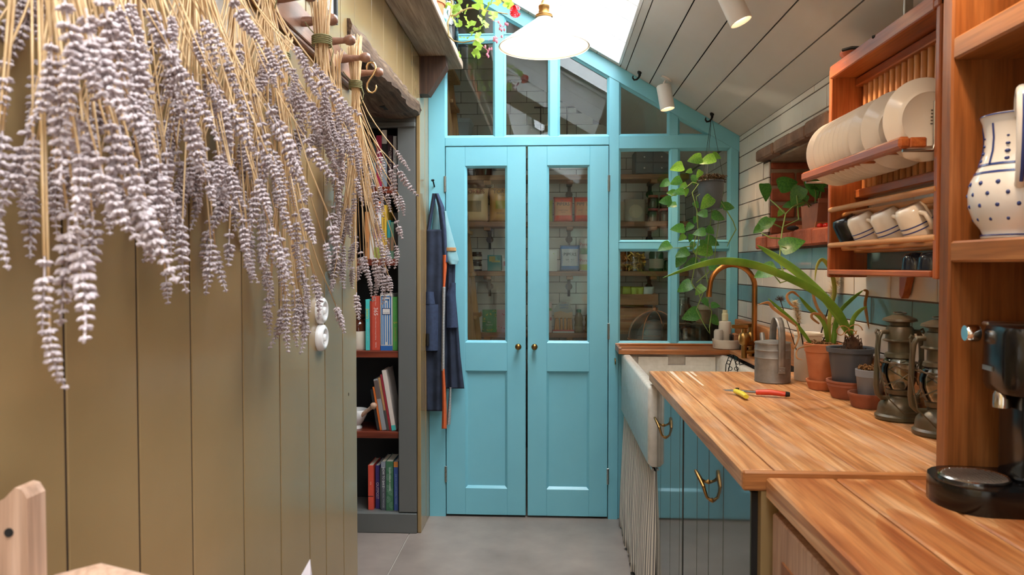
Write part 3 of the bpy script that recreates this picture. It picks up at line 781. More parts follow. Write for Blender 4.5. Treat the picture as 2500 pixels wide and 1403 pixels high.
def geranium(name, label, px, py, pz, vines, leaves, flowers, faded=()):
    t = thing(name, label, 'plant', (px, py, pz)); L = Vector((px, py, pz))
    MB().lathe(pot_mesh(.075, .14), 24).build('pot', MT['terra'], t, 40)
    MB().lathe([(0, .124), (.068, .124), (.05, .130), (0, .134)], 16, cap=False).build('soil', MT['soil'], t)
    st = MB()
    for v in vines: st.tube([Vector(p)-L for p in v], [.0055-.003*i/(len(v)-1) for i in range(len(v))], 7)
    st.build('stems', MT['stemb'], t, 180)
    for (p, s) in leaves:
        p = Vector(p)-L
        link('leaf', glm, t, p, (rndg.uniform(-1.3, 1.3), rndg.uniform(-1.3, 1.3), rndg.random()*6.28), s*.82)
    for p, s in flowers: link('flower_head', flm, t, Vector(p)-L, (0, 0, rndg.random()*6), s)
    if faded:
        f = MB()
        for a, b in faded:
            a = Vector(a)-L; b = Vector(b)-L; f.tube([a, (a+b)/2+Vector((0, 0, .01)), b], .0012, 5)
            for k in range(7):
                p = b+Vector((rndg.uniform(-.022, .022), rndg.uniform(-.02, .02), rndg.uniform(-.022, .022))); f.tube([b, p], .001, 4); f.ball(p, .0055, 6, 4, (1, 1, 1.5))
        f.build('faded_flowers', MT['pinkp'], t, label='faded pink seed heads')
    return t
A = lambda x, y, Y=3.55: tuple(at(x, y, Y))
P0 = (-.585, 3.55, 2.542)
lv = []
for (x, y, Y, s) in ((1100,15,3.5,.032),(1120,8,3.5,.035),(1140,22,3.45,.036),(1165,8,3.5,.04),(1178,25,3.45,.038),(1195,12,3.5,.04),(1203,38,3.45,.034),(1150,60,3.45,.038),(1140,52,3.5,.034),(1172,48,3.5,.03),(1158,75,3.45,.034),(1170,92,3.45,.036),(1165,112,3.5,.034),(1162,132,3.5,.034),(1120,58,3.55,.026),(1108,52,3.5,.03),(1148,88,3.55,.028),(1128,92,3.5,.022),(1122,135,3.45,.024),(1232,4,3.5,.04),(1212,3,3.55,.035),(1243,10,3.5,.03),(1185,60,3.5,.028),(1175,66,3.4,.022)):
    lv.append((A(x, y, Y), s))
for i in range(40): lv.append(((rndg.uniform(-.66, -.42), rndg.uniform(3.2, 3.8), rndg.uniform(2.68, 2.95)), rndg.uniform(.03, .045)))
geranium('trailing_geranium', 'trailing geranium with lime leaves and one red flower head spilling over the high shelf', *P0,
         [[(P0[0], P0[1], P0[2]+.12), (-.52, 3.55, 2.75), A(1104, 5), A(1100, 40), A(1093, 55, 3.5), A(1095, 88, 3.5), A(1108, 100, 3.5), A(1130, 104, 3.5), A(1150, 100, 3.5), A(1172, 95, 3.5)],
          [A(1100, 40), A(1112, 38), A(1125, 28), A(1145, 20), A(1165, 20), A(1195, 28), A(1220, 31), A(1240, 34)],
          [(P0[0], P0[1], P0[2]+.12), (-.5, 3.5, 2.8), (-.44, 3.45, 2.86), A(1230, 6, 3.5)],
          [(P0[0], P0[1], P0[2]+.12), (-.60, 3.45, 2.75), (-.55, 3.4, 2.9)]],
         lv, [(A(1258, 28, 3.5), .030)], [(A(1200, 50), A(1228, 66)), (A(1150, 100), A(1192, 125)), (A(1192, 100), A(1215, 92))])
lv2 = [((rndg.uniform(-.66, -.50), rndg.uniform(2.6, 3.05), rndg.uniform(2.7, 2.95)), rndg.uniform(.03, .045)) for i in range(36)]
geranium('potted_geranium', 'bushy potted geranium further along the high shelf', -.59, 2.85, 2.542,
         [[(-.59, 2.85, 2.66), (-.58, 2.8, 2.8), (-.57, 2.75, 2.9)], [(-.59, 2.85, 2.66), (-.6, 2.95, 2.8), (-.56, 3.0, 2.88)]], lv2,
         [((-.53, 2.7, 2.98), .03), ((-.55, 3.0, 2.97), .03), ((-.6, 2.85, 3.0), .028)])
gj = thing('glass_jar', 'large clear glass jar on the high shelf beside the trailing geranium', 'jar', (-.585, 3.90, 2.542))
MB().lathe([(.0, .002), (.085, .002), (.092, .012), (.094, .20), (.085, .25), (.055, .275), (.055, .30), (.058, .30), (.058, .273), (.088, .252), (.097, .2), (.095, .008), (.088, 0), (0, 0)], 32, cap=False).build('body', MT['glass'], gj, 60)
MB().lathe([(.0, .301), (.06, .301), (.06, .312), (.02, .32), (0, .335)], 24, cap=False).build('lid', MT['glass'], gj, 60)
cb = MB().box(0, .15, -.12, .12, 0, .14, .004)
tag(cb.build('wooden_box', MT['terra']), 'plain terracotta planter block on the high shelf', 'planter').location = (-.665, 3.22, 2.542)
# ------------------------------------------------------------------ bookcase
BY = 3.83
bc = thing('bookcase', 'grey painted built-in bookcase with mahogany shelves', 'bookcase', (-.80, BY, 0)); ox, oy = .80, -BY
def bb(name, x0, x1, y0, y1, z0, z1, mt, b=.003): return MB().box(x0+ox, x1+ox, y0+oy, y1+oy, z0, z1, b).build(name, mt, bc)
G = MT['grey']
bb('stile', -.802, XL-.022, BY, BY+.03, .11, 2.15, G); bb('stile', -1.60, -1.53, BY, BY+.03, .11, 2.15, G)
bb('plinth', -1.60, XL-.022, BY-.008, BY+.03, 0, .105, G)
bb('header', -1.60, XL-.022, BY-.012, BY+.03, 2.135, 2.16, G); bb('header', -1.60, XL-.022, BY, BY+.03, 2.16, 2.42, G)
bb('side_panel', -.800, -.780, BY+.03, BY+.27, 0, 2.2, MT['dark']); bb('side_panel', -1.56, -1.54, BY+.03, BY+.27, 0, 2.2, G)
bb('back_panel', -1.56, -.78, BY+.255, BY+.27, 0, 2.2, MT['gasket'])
bb('base_shelf', -1.54, -.80, BY+.005, BY+.255, .085, .108, G)
bb('top_panel', -1.56, -.78, BY+.03, BY+.27, 2.2, 2.22, G)
SH = [1.828, 1.449, .964, .536]
for z in SH: bb('shelf', -1.538, -.802, BY+.008, BY+.254, z-.036, z, MT['bshelf'])
def book(x0, x1, z0, h, col, label, yf=3.865, dep=.17, lean=0, texts=(), bands=(), soft=True):
    """spine faces the room; texts: (string, size, height along spine 0..1, colour, offset); bands: (f0, f1, colour)"""
    w = x1-x0; t = thing('book', label, 'book', (x0, yf, z0), 0, 'cookery books in the bookcase'); t.rotation_euler = (0, lean, 0)
    c = flat(col, .4)
    MB().box(0, w, 0, .004, 0, h, .0015).box(0, .0025, .004, dep, 0, h).box(w-.0025, w, .004, dep, 0, h).build('cover', c, t)
    MB().box(.0026, w-.0026, .0045, dep-.004, .003, h-.003).build('pages', MT['page'], t)
    for (a, b, cc) in bands: MB().box(.0004, w-.0004, -.0006, .0005, h*a, h*b).build('spine_band', flat(cc, .4), t)
    for q in texts:
        s_, size, f, cc = q[:4]; off = q[4] if len(q) > 4 else 0
        text(s_, size, t, (w/2+off, -.0011, h*f), (0, 0, -1), (1, 0, 0), flat(cc, .5), q[5] if len(q) > 5 else 1.0)
    return t
z = SH[0]
book(-.955, -.922, z, .235, '55605c', 'grey-green book at the end of the top shelf row', bands=[(.3, .55, '8fa0a8')])
book(-.921, -.893, z, .272, 'b02a50', 'crimson pink book on the top shelf', texts=[('COLLECTION', .012, .6, 'f0c0c8', -.008)])
book(-.891, -.864, z, .300, '2a2624', 'tall book with white top band and blue-grey foot on the top shelf', bands=[(.76, 1, 'd8d2ca'), (0, .5, '8c9aa2')])
book(-.862, -.834, z, .272, '301820', 'dark maroon book lettered in cream on the top shelf', texts=[('CURRY GUY', .019, .5, 'd8ccb8'), ('THE', .011, .74, 'd8ccb8', .004)])
book(-.831, -.813, z, .268, 'dcd8d2', 'slim white book at the grey stile on the top shelf', texts=[('Life Changing Recipes', .0105, .45, '50484a')])
z = SH[1]
book(-.984, -.962, z, .25, 'c0804c', 'tan brown book behind the lavender on the second shelf', texts=[('MAN', .014, .3, '3a2418')])
book(-.960, -.938, z, .30, 'dcd4c8', 'tall cream book on the second shelf', texts=[('NEWGOLD', .014, .52, '50463c')])
book(-.936, -.897, z, .31, 'e8e2e2', 'white and pink cookery book with orange ends on the second shelf', bands=[(.87, 1, 'e0702c'), (0, .2, '9aa04a'), (.36, .55, 'e884c4')],
     texts=[('Ottolenghi', .022, .72, 'c84878'), ('COMFORT', .022, .38, 'd83a5a')])
book(-.895, -.869, z, .285, 'e0b440', 'mustard yellow book on the second shelf', texts=[('THE ROASTING TIN', .0125, .64, '4a3a1c')], bands=[(.06, .1, '4a3a1c')])
book(-.866, -.849, z, .205, '2e8c8c', 'short teal book with brown foot on the second shelf', bands=[(.2, .55, '7a5a40')])
book(-.847, -.830, z, .195, '5c7c64', 'short sage green book with brown foot on the second shelf', bands=[(.22, .6, '84644a')])
book(-.827, -.806, z, .245, '3a3430', 'dark grey book against the stile on the second shelf')
z = SH[2]
book(-.984, -.962, z, .27, '50c4bc', 'bright turquoise book on the third shelf', texts=[("Jamie's", .020, .72, 'd8d850'), ('FRIDAY NIGHT FEAST', .0105, .37, '98d4dc')])
book(-.960, -.951, z, .262, 'a83a2a', 'thin dark red book squeezed beside the turquoise one')
book(-.950, -.907, z, .288, 'c8503c', 'wide brick red book with white numerals on the third shelf', texts=[('365', .030, .72, 'f0e4da'), ('A Year of Everyday Cooking & Baking', .0085, .42, 'e8c8bc'), ('Meike Peters', .008, .9, 'e8c8bc'), ('PRESTEL', .008, .1, 'f0d8d0')])
bk = book(-.904, -.839, z, .303, 'd8d0c4', 'wide cream book painted with blue looping stripes on the third shelf', bands=[(0, .085, '2f66a8')])
f = MB(); w_, h_ = .065, .303
for (a, b, c, d) in ((.006, .012, .03, .29), (.053, .059, .03, .29), (.006, .059, .284, .29), (.017, .024, .03, .272), (.041, .048, .03, .272), (.017, .048, .266, .273), (.030, .035, .045, .255)):
    f.box(a, b, -.0014, .0002, c, d)
f.build('blue_stripes', flat('3f78b0', .5), bk)
MB().box(.010, .055, -.002, .0002, .19, .225).build('title_plate', flat('2c3a60', .5), bk); MB().box(.013, .052, -.0026, .0002, .194, .221).build('title_plate', flat('e0d8d0', .5), bk)
text('KITCHEN', .008, bk, (.0325, -.003, .2), (1, 0, 0), (0, 0, 1), flat('3a4468'))
book(-.837, -.812, z, .285, '58a850', 'grass green book against the stile on the third shelf', texts=[('5', .026, .52, 'd8b850'), ('INGREDIENTS', .012, .3, 'b0a850'), ('JAMIE OLIVER', .012, .78, '7cb860')])
z = SH[3]
book(-.925, -.912, z, .22, '282828', 'thin black leaning book beside the pestle', lean=-.16, texts=[('', .008, .3, 'c0b8a8')][:0])
book(-.910, -.899, z, .235, 'd06a2c', 'thin orange leaning book', lean=-.165)
book(-.898, -.874, z, .275, '98989a', 'silver grey leaning book with patterned head', lean=-.165, bands=[(.62, .98, '6c5a54')])
book(-.872, -.860, z, .285, 'b88a5c', 'tan leaning book with dark foot', lean=-.165, bands=[(0, .38, '4a4a48')])
book(-.858, -.847, z, .302, '9a2c38', 'thin crimson leaning book', lean=-.165)
book(-.845, -.822, z, .325, 'e4d4c8', 'tall cream spined leaning book with red cover and turquoise foot', lean=-.165, bands=[(0, .085, '50c4bc')])
z = .108
book(-.975, -.947, z, .24, 'd8503c', 'coral red book with black band on the bottom shelf', texts=[('VTX', .009, .6, 'f0d0c0')], bands=[(.30, .315, '201818')])
book(-.940, -.918, z, .235, '38306c', 'indigo book on the bottom shelf', yf=3.885, texts=[('OUTPOST', .020, .42, 'c8b8b0')])
book(-.915, -.905, z, .22, '5c7468', 'thin sage green book on the bottom shelf', yf=3.885)
book(-.904, -.879, z, .262, '4c5058', 'slate grey book with bold white lettering on the bottom shelf', yf=3.862, texts=[('HOW TO BAKE', .0165, .68, 'ecebe8', 0, .95), ('PAUL HOLLYWOOD', .0125, .27, 'b4b4b4')], bands=[(.87, .995, '8c9098')])
bk = book(-.877, -.838, z, .265, '3c6c4c', 'green book with swirling pale line pattern on the bottom shelf', yf=3.858, texts=[('MODERN PRESSURE COOKING', .0095, .64, 'f0f0e8', .002, .95)])
f = MB()
for (cx, cz) in ((.012, .18), (.030, .10), (.008, .06), (.028, .22), (.034, .03), (.01, .12)):
    for r in (.005, .009, .013, .017):
        pts = []
        for k in range(17):
            a = 2*math.pi*k/16; x = cx+r*math.cos(a); zz = cz+r*math.sin(a)
            if .002 < x < .037 and .003 < zz < .262: pts.append((x, -.0004, zz))
            else:
                if len(pts) > 2: f.tube(pts, .0005, 4)
                pts = []
        if len(pts) > 2: f.tube(pts, .0005, 4)
f.build('line_pattern', flat('8cb09a', .5), bk)
book(-.835, -.812, z, .262, '3c5494', 'blue book with orange head against the stile on the bottom shelf', yf=3.862, texts=[('JOE WICKS JOE\'S FAMILY FOOD', .0115, .44, '90a8c8')], bands=[(.89, 1, 'd08038')])
# stoneware jar and mortar in the bookcase
j = thing('stoneware_jar', 'two-tone brown and cream stoneware jar on the third shelf', 'jar', (-1.042, 3.93, SH[2]))
MB().lathe([(.0, 0), (.055, 0), (.06, .01), (.062, .09), (.061, .10)], 28, cap=False).build('body', MT['stone'], j, 50)
MB().lathe([(.0615, .10), (.061, .13), (.055, .15), (.042, .158), (.040, .166), (.05, .172), (.052, .182), (.046, .188), (.036, .186), (.034, .16), (0, .15)], 28, cap=False).build('neck', mat('brown_glaze', '4a2416', .1), j, 50)
MB().tube([(.045, -.03, .165), (.062, -.04, .15), (.066, -.04, .125), (.058, -.035, .105)], .007, 8).build('lug_handle', mat('brown_glaze_lug', '4a2416', .1), j, 60)
j = thing('mortar', 'white porcelain mortar on the lower bookcase shelf', 'mortar', (-1.055, 3.92, SH[3]))
MB().lathe([(.0, 0), (.035, 0), (.036, .008), (.028, .018), (.045, .04), (.06, .07), (.066, .098), (.064, .102), (.058, .098), (.05, .07), (.03, .04), (0, .03)], 28, cap=False).build('bowl', MT['porc'], j, 60)
pe = thing('pestle', 'pale wooden pestle leaning in the white mortar', 'pestle', (-1.050, 3.905, SH[3]+.048))
dv = Vector((.125, -.060, .098)); q = dv.to_track_quat('Z', 'Y').to_matrix()
MB().lathe([(0, 0), (.014, .003), (.016, .015), (.011, .04), (.010, .12), (.011, .135), (.017, .142), (.018, .152), (.012, .164), (0, .168)], 18, (0, 0, 0), q, cap=False).build('handle', MT['chair'], pe, 60)
# ------------------------------------------------------------------ chair, side table and card at the near left
ch = thing('tall_chair', 'tall pale wooden chair with a rounded post beside the boarded wall', 'chair', (-.50, .72, 0))
def post(x, y, z1, w=.046, d=.03):
    m = MB().prism([(x-w/2, 0), (x+w/2, 0), (x+w/2, z1-.012), (x+w/2-.006, z1-.002), (x+w/2-.014, z1), (x-w/2+.02, z1-.012), (x-w/2+.006, z1-.02), (x-w/2, z1-.03)], 'y', y-d/2, y+d/2)
    return m
cx, cy = -.50, .72
p = post(-.102, .075, 1.165); p.build('post', MT['chair'], ch)
post(-.102, -.30, 1.165).build('post', MT['chair'], ch)
MB().tube([(-.100, .062, 1.115), (-.100, .058, 1.115)], .005, 10).build('peg_hole', MT['dark'], ch)
MB().box(-.12, .27, -.32, .09, .60, .63, .01).build('seat', MT['chair'], ch)
for y in (.07, -.295): MB().box(.225, .265, y-.018, y+.018, 0, .6, .006).build('leg', MT['chair'], ch)
for zz in (.80, .95): MB().box(-.115, -.092, -.285, .06, zz, zz+.07, .006).build('back_slat', MT['chair'], ch)
for zz in (.2, .4): MB().box(-.10, .235, .06, .08, zz, zz+.03, .006).build('stretcher', MT['chair'], ch)
MB().tube([(-.09, .085, 1.01), (-.06, .088, 1.042), (-.02, .09, 1.051), (.03, .09, 1.040), (.075, .088, 1.0), (.11, .085, .93), (.13, .08, .84), (.14, .075, .72), (.145, .07, .62)], [.014, .017, .018, .018, .017, .016, .015, .015, .015], 12).build('arm', MT['chair'], ch, 60)
tb = thing('side_table', 'small wooden side table below the lavender', 'table', (-.46, 1.19, 0))
MB().box(-.19, .19, -.25, .25, .70, .725, .005).build('table_top', MT['pine2'], tb)
for x in (-.165, .165):
    for y in (-.22, .22): MB().box(x-.018, x+.018, y-.018, y+.018, 0, .7, .003).build('leg', MT['chair'], tb)
MB().box(-.15, .15, -.21, .21, .64, .7).build('apron', MT['chair'], tb)
cdv = thing('folded_card', 'white folded paper card standing on the side table', 'paper', (-.41, 1.24, .725))
a_ = at(757, 1365, 1.24); zt_ = a_.z-.725; xt_ = a_.x+.41
MB()._add([(xt_-.10, 0, 0), (xt_, 0, 0), (xt_, 0, zt_), (xt_-.10, .05, 0), (xt_, .05, 0)], [(0, 1, 2), (3, 4, 2), (0, 2, 3)]).build('sheet', MT['paper'], cdv, solid=.0008)
# ================================================================== PANTRY CONTENTS
PS = [2.08, 1.738, 1.376, .922]                       # shelf tops
for z, lb in zip(PS, ('topmost wooden pantry shelf on the tiled wall', 'second wooden pantry shelf, with the crisp packets', 'third wooden pantry shelf, with jars and cans', 'lowest wooden pantry shelf, with pouches')):
    t = thing('pantry_shelf', lb, 'shelf', (.1, 5.55, z-.036), 0, 'wooden shelves in the pantry')
    MB().box(-.95, .90, -.13, .145, 0, .036, .002).build('board', MT['pantryshelf'], t)
    for x in (-.572, .038, .649):
        b = MB().box(x-.012, x+.012, .10, .148, -.11, 0).box(x-.02, x+.02, -.11, .148, -.024, 0, .002)
        b.lathe([(.0, 0), (.027, 0), (.027, .012), (0, .012)], 20, (x, .148, -.085), Matrix.Rotation(math.pi/2, 3, 'X'), cap=False)
        b.tube([(x, .14, -.085), (x, .14, -.16)], .010, 8)
        b.build('bracket', MT['iron'], t, 40)
        MB().box(x-.024, x+.024, -.128, -.05, -.026, -.001, .003).build('bracket_block', MT['pantryshelf'], t)
def bag(name, label, x0, x1, z0, h, col, cat='crisps', yc=5.49, th=.035, tilt=0, rz=0, panel=None, texts=(), bands=(), flatb=False):
    """pillow bag with crimped ends; drawn facing the doors"""
    w = x1-x0; t = thing(name, label, cat, ((x0+x1)/2, yc, z0), rz); rnd = random.Random(int(x0*1000)+int(z0*100))
    def prof(u, v): # half thickness
        e = (1-abs(2*u-1)**2.6)*(1-abs(2*v-1)**3.2)
        return max(e, 0)**.6*th
    wob = [(rnd.uniform(0, 6), rnd.uniform(3, 8), rnd.uniform(-1, 1)) for _ in range(4)]
    def S(u, v, s):
        n = sum(math.sin(a+b*u*2+c*6*v) for a, b, c in wob)*.0022*(1-abs(2*v-1)**4)
        pin = 1-.07*math.sin(math.pi*v)
        return Vector(((u-.5)*w*pin, s*(prof(u, v)+n*(prof(u, v) > .004)), v*h))
    m = MB(); m.grid(lambda u, v: S(u, v, -1), 10, 14); m.grid(lambda u, v: S(u, v, 1), 10, 14)
    m.build('packet', flat(col, .28), t, 180)
    def patch(u0, u1, v0, v1, cc, nm, off=.0012):
        q = MB(); q.grid(lambda u, v: S(u0+(u1-u0)*u, v0+(v1-v0)*v, -1)+Vector((0, -off, 0)), 8, 8); q.build(nm, flat(cc, .35), t, 180)
    for (v0, v1, cc) in bands: patch(.0, 1, v0, v1, cc, 'printed_band', .0007)
    if panel: patch(*panel, 'label_panel')
    for (s_, size, u, v, cc) in texts:
        p = S(u, v, -1); text(s_, size, t, (p.x, -th-.004, p.z), (1, 0, 0), (0, 0, 1), flat(cc, .5))
    if tilt: t.rotation_euler = (tilt, 0, rz)
    return t
z = PS[1]
bag('crisp_packet', 'large cream crisp packet with a brown photo print beside the pickle-flavoured one', -.665, -.462, z, .255, 'e8bc88', th=.045, panel=(.2, .75, .30, .62, '8a6a3c'), texts=[('TORRES', .042, .5, .87, '8a2a20')])
bag('crisp_packet', 'large tan crisp packet with a yellow-green pepper print', -.462, -.262, z, .255, 'e0a050', th=.045, panel=(.25, .8, .38, .62, 'b8a030'), texts=[('TORRES', .042, .55, .87, '4a2420'), ('TAPAS', .014, .5, .77, '4a2420'), ('PICKLE', .018, .45, .25, '5a3020')])
bag('crisp_packet', 'small lime green crisp packet half hidden at the glass edge', -.07, .015, z, .165, '9aa838', th=.03)
for x0, x1, rz, lb in ((.018, .162, 0, 'upright orange and cream crisp packet next to the lime one'), (.168, .312, -.12, 'tilted orange and cream crisp packet')):
    bag('crisp_packet', lb, x0, x1, z, .185, 'ee4418', rz=rz, panel=(.06, .94, .26, .80, 'f0a070'), texts=[('PIPERS', .033, .5, .70, '2c3038'), ('CRISP CO', .010, .5, .83, '2c3038'), ('SWEET CHILLI', .011, .5, .46, '4a2418'), ('FLAVOUR', .007, .5, .38, '4a2418')])
z = PS[2]
bag('crisp_packet', 'blue and pale grey crisp packet beside the cans', .066, .214, z, .19, '1c74b8', panel=(.06, .94, .2, .86, 'c8ccd0'), texts=[('PIPERS', .034, .5, .64, '24303c'), ('SEA SALT', .015, .5, .44, '34404c'), ('FLAVOUR', .007, .5, .36, '34404c')])
def tube_can(x, y, z, h, r, label, body, band, word, wc):
    t = thing('food_can', label, 'can', (x, y, z), 0, 'cans stacked on the third pantry shelf')
    MB().lathe([(0, 0), (r, 0), (r, .004), (r*.985, .006), (r*.985, h-.006), (r, h-.004), (r, h), (r*.93, h), (r*.92, h-.003), (0, h-.003)], 24, cap=False).build('can_body', flat(body, .3), t, 40)
    MB().lathe([(r*.99, h*.05), (r*.992, h*.05), (r*.992, h*.42), (r*.99, h*.42)], 24, cap=False).build('label_band', flat(band, .4), t, 40)
    text(word, .032, t, (0, -r-.001, h*.66), (1, 0, 0), (0, 0, 1), flat(wc))
tube_can(.258, 5.50, z, .118, .045, 'lower white can with a lime band', 'd8d0c4', 'a8b038', 'Perelló', 'a83838')
tube_can(.258, 5.50, z+.118, .118, .045, 'upper white can with a green band stacked on another can', 'c8c4bc', '3a6c3c', 'Perelló', 'a83838')
def box_thing(name, label, cat, x0, x1, y0, y1, z0, h, col, parts=(), texts=(), rough=.4):
    t = thing(name, label, cat, ((x0+x1)/2, (y0+y1)/2, z0)); w = (x1-x0)/2; d = (y1-y0)/2
    MB().box(-w, w, -d, d, 0, h, .002).build('box', flat(col, rough), t)
    for (u0, u1, v0, v1, cc) in parts: MB().box(-w+2*w*u0, -w+2*w*u1, -d-.0012, -d+.001, h*v0, h*v1).build('printed_panel', flat(cc, rough), t)
    for (s_, size, u, v, cc) in texts: text(s_, size, t, (-w+2*w*u, -d-.002, h*v), (1, 0, 0), (0, 0, 1), flat(cc))
    return t
def pouch(label, x0, x1, z0, h, col, dots, texts=(), yc=5.46):
    w = x1-x0; t = thing('food_pouch', label, 'pouch', ((x0+x1)/2, yc, z0)); m = MB()
    def S(u, v, s): return Vector(((u-.5)*w, s*(.028*(1-v)**.7*math.sin(math.pi*max(.06, min(.94, u)))+.0015), v*h))
    m.grid(lambda u, v: S(u, v, -1), 8, 8); m.grid(lambda u, v: S(u, v, 1), 8, 8); m.build('pouch_body', flat(col, .35), t, 180)
    rnd = random.Random(int(x0*500)+9); q = MB()
    for i in range(dots[1]):
        u, v = rnd.uniform(.06, .94), rnd.uniform(.05, .95); p = S(u, v, -1)
        if dots[2] and abs(u-.5) < .28 and .25 < v < .75: continue
        an = rnd.random()*6; a, b = .0065, .0035
        vs = [(p.x+a*math.cos(k)*math.cos(an)-b*math.sin(k)*math.sin(an), p.y-.0022, p.z+a*math.cos(k)*math.sin(an)+b*math.sin(k)*math.cos(an)) for k in (0, .9, 1.8, 2.7, 3.6, 4.5, 5.4)]
        q._add(vs, [tuple(range(7))])
    q.build('printed_motifs', flat(dots[0], .4), t)
    for (s_, size, u, v, cc) in texts:
        p = S(u, v, -1); text(s_, size, t, (p.x, p.y-.003, p.z), (1, 0, 0), (0, 0, 1), flat(cc))
pouch('white food pouch with brown print on the third pantry shelf', -.055, .045, z, .155, 'dcd8cc', ('b0b868', 8, 1))
box_thing('card_box', 'teal green square box with a gold leaf print', 'box', -.470, -.366, 5.45, 5.53, z, .118, '3c8078', [(.12, .55, .6, .92, 'b8a050'), (.3, .9, .55, .66, 'b8a050')], [('teapigs', .014, .6, .35, 'd8d0b0')][:0])
box_thing('small_tin', 'small white tin with a red round mark beside the teal box', 'tin', -.362, -.326, 5.45, 5.48, z, .095, 'dcd4d0', [(.3, .8, .4, .75, 'b06a6a')])
for i, (x, zz, lb) in enumerate(((-.638, 0, 'dark jar with cream label, lower left of a stack of four'), (-.553, 0, 'dark jar with cream label, lower right of a stack of four'), (-.638, .072, 'dark jar with cream label, upper left of a stack of four'), (-.553, .072, 'dark jar with cream label, upper right of a stack of four'))):
    t = thing('dark_jar', lb, 'jar', (x, 5.50, z+zz), 0, 'stacked dark jars')
    MB().lathe([(0, 0), (.036, 0), (.039, .006), (.039, .05), (.034, .055), (.035, .056), (.035, .07), (0, .071)], 20, cap=False).build('jar_body', flat('241a16', .15), t, 40)
    MB().lathe([(.0392, .012), (.0396, .012), (.0396, .036), (.0392, .036)], 20, cap=False, a0=math.pi*1.05, a1=math.pi*1.95).build('label', flat('b8a48c', .6), t)
z = PS[3]
box_thing('carton', 'slim cream carton at the edge of the lowest pantry shelf', 'carton', -.665, -.632, 5.45, 5.52, z, .14, 'ccc4b4')
pouch('white food pouch with small orange fruit print on the lowest pantry shelf', -.625, -.512, z, .165, 'd4d0ca', ('d88a4c', 14, 1))
pouch('green food pouch with yellow leaf print on the lowest pantry shelf', -.508, -.404, z, .168, '3c8c4c', ('d0c050', 26, 1), [('Soy', .017, .5, .45, 'e8f0e0'), ('Caramel', .015, .5, .34, 'e8f0e0')])
pouch('pink food pouch with red lip print on the lowest pantry shelf', -.400, -.292, z, .168, 'd8a4b0', ('c03a50', 18, 1), [('Big Crunch', .014, .5, .4, 'a83848')][:0])
box_thing('carton', 'pale pink tall carton at the edge of the right door glass', 'carton', -.06, .008, 5.44, 5.50, z, .225, 'd8b4ac', [(.7, .95, .72, .8, '6a9a50'), (.8, .95, .4, .5, 'c03a40')])
t = thing('snack_box', 'open white and orange snack display box with wrapped bars', 'snack box', (.093, 5.47, z))
MB().box(-.078, .078, -.045, .055, 0, .012).box(-.078, -.074, -.045, .055, .012, .10).box(.074, .078, -.045, .055, .012, .10).build('box', flat('d8d0c8', .4), t)
MB().prism([(-.078, .012), (.078, .012), (.078, .022), (-.078, .022)], 'y', -.047, -.043).build('front_flap', flat('c84028', .4), t)
MB().prism([(-.07, .0), (.07, .0), (.07, .16), (.05, .2), (.045, .225), (-.02, .228), (-.05, .2), (-.07, .17)], 'y', .052, .056).build('header_card', flat('a8a49c', .4), t)
MB().prism([(-.07, .10), (.07, .10), (.068, .15), (.03, .14), (-.02, .155), (-.068, .145)], 'y', .048, .0515).build('header_print', flat('c09468', .4), t)
text('KINDER', .011, t, (.005, .0505, .215), (1, 0, 0), (0, 0, 1), flat('8a2a24')); text('HAPPY', .022, t, (.005, .0505, .198), (1, 0, 0), (0, 0, 1), flat('2a5c9c')); text('HIPPO', .022, t, (.005, .0505, .178), (1, 0, 0), (0, 0, 1), flat('2a5c9c'))
for i in range(6):
    m = MB().box(-.010, .010, -.028, .028, .012, .105, .005); o = m.build('wrapped_bar', flat('d08c4c', .25), t); o.location = (-.06+.024*i, 0, 0); o.rotation_euler = (0, random.uniform(-.12, .12), 0)
bt = None
for x, lb in ((.206, 'squash bottle with green cap beside the snack box'), (.285, 'squash bottle with green cap by the door stile')):
    t = thing('juice_bottle', lb, 'bottle', (x, 5.46, z), 0, 'green-capped bottles')
    MB().lathe([(0, 0), (.03, 0), (.034, .006), (.034, .05), (.029, .075), (.034, .095), (.028, .125), (.016, .142), (.015, .15)], 22, cap=False).build('bottle_body', mat('amber_liquid', '7a6030', .12), t, 60)
    MB().lathe([(.0, .172), (.016, .172), (.018, .168), (.018, .148), (0, .148)], 20, cap=False).build('cap', flat('2c6c48', .35), t, 40)
    MB().lathe([(.0345, .012), (.0348, .012), (.0348, .048), (.0345, .048)], 20, cap=False).build('label', flat('8a6a40', .5), t)
z = PS[0]
t = thing('brown_jar', 'shiny dark brown jar on the topmost pantry shelf', 'jar', (-.50, 5.50, z)); MB().lathe([(0, 0), (.06, 0), (.065, .01), (.065, .11), (.05, .13), (.05, .15), (.054, .155), (0, .156)], 24, cap=False).build('jar_body', mat('dark_brown_glaze', '4a2014', .1), t, 40)
MB().lathe([(.03, .156), (.05, .158), (.012, .17), (.012, .185), (0, .188)], 20, cap=False).build('lid', mat('dark_brown_glaze_lid', '4a2014', .1), t, 40)
t = thing('small_succulent', 'small succulent in a terracotta pot on the topmost pantry shelf', 'plant', (-.285, 5.47, z)); MB().lathe(pot_mesh(.042, .07), 20).build('pot', MT['terra'], t, 40)
sl = MB()._add([(0, 0, 0), (.22, .08, .25), (.2, 0, .6), (0, -.02, 1), (-.2, 0, .6), (-.22, .08, .25)], [(0, 1, 2, 3, 4, 5)]).mesh('leaf', MT['leafd'], 180)
for k in range(22):
    a = k*2.4; e = .25+.05*k; link('leaf', sl, t, (.012*math.cos(a), .012*math.sin(a), .06+.0015*k), (1.2-.04*k, 0, a), .055-.001*k)
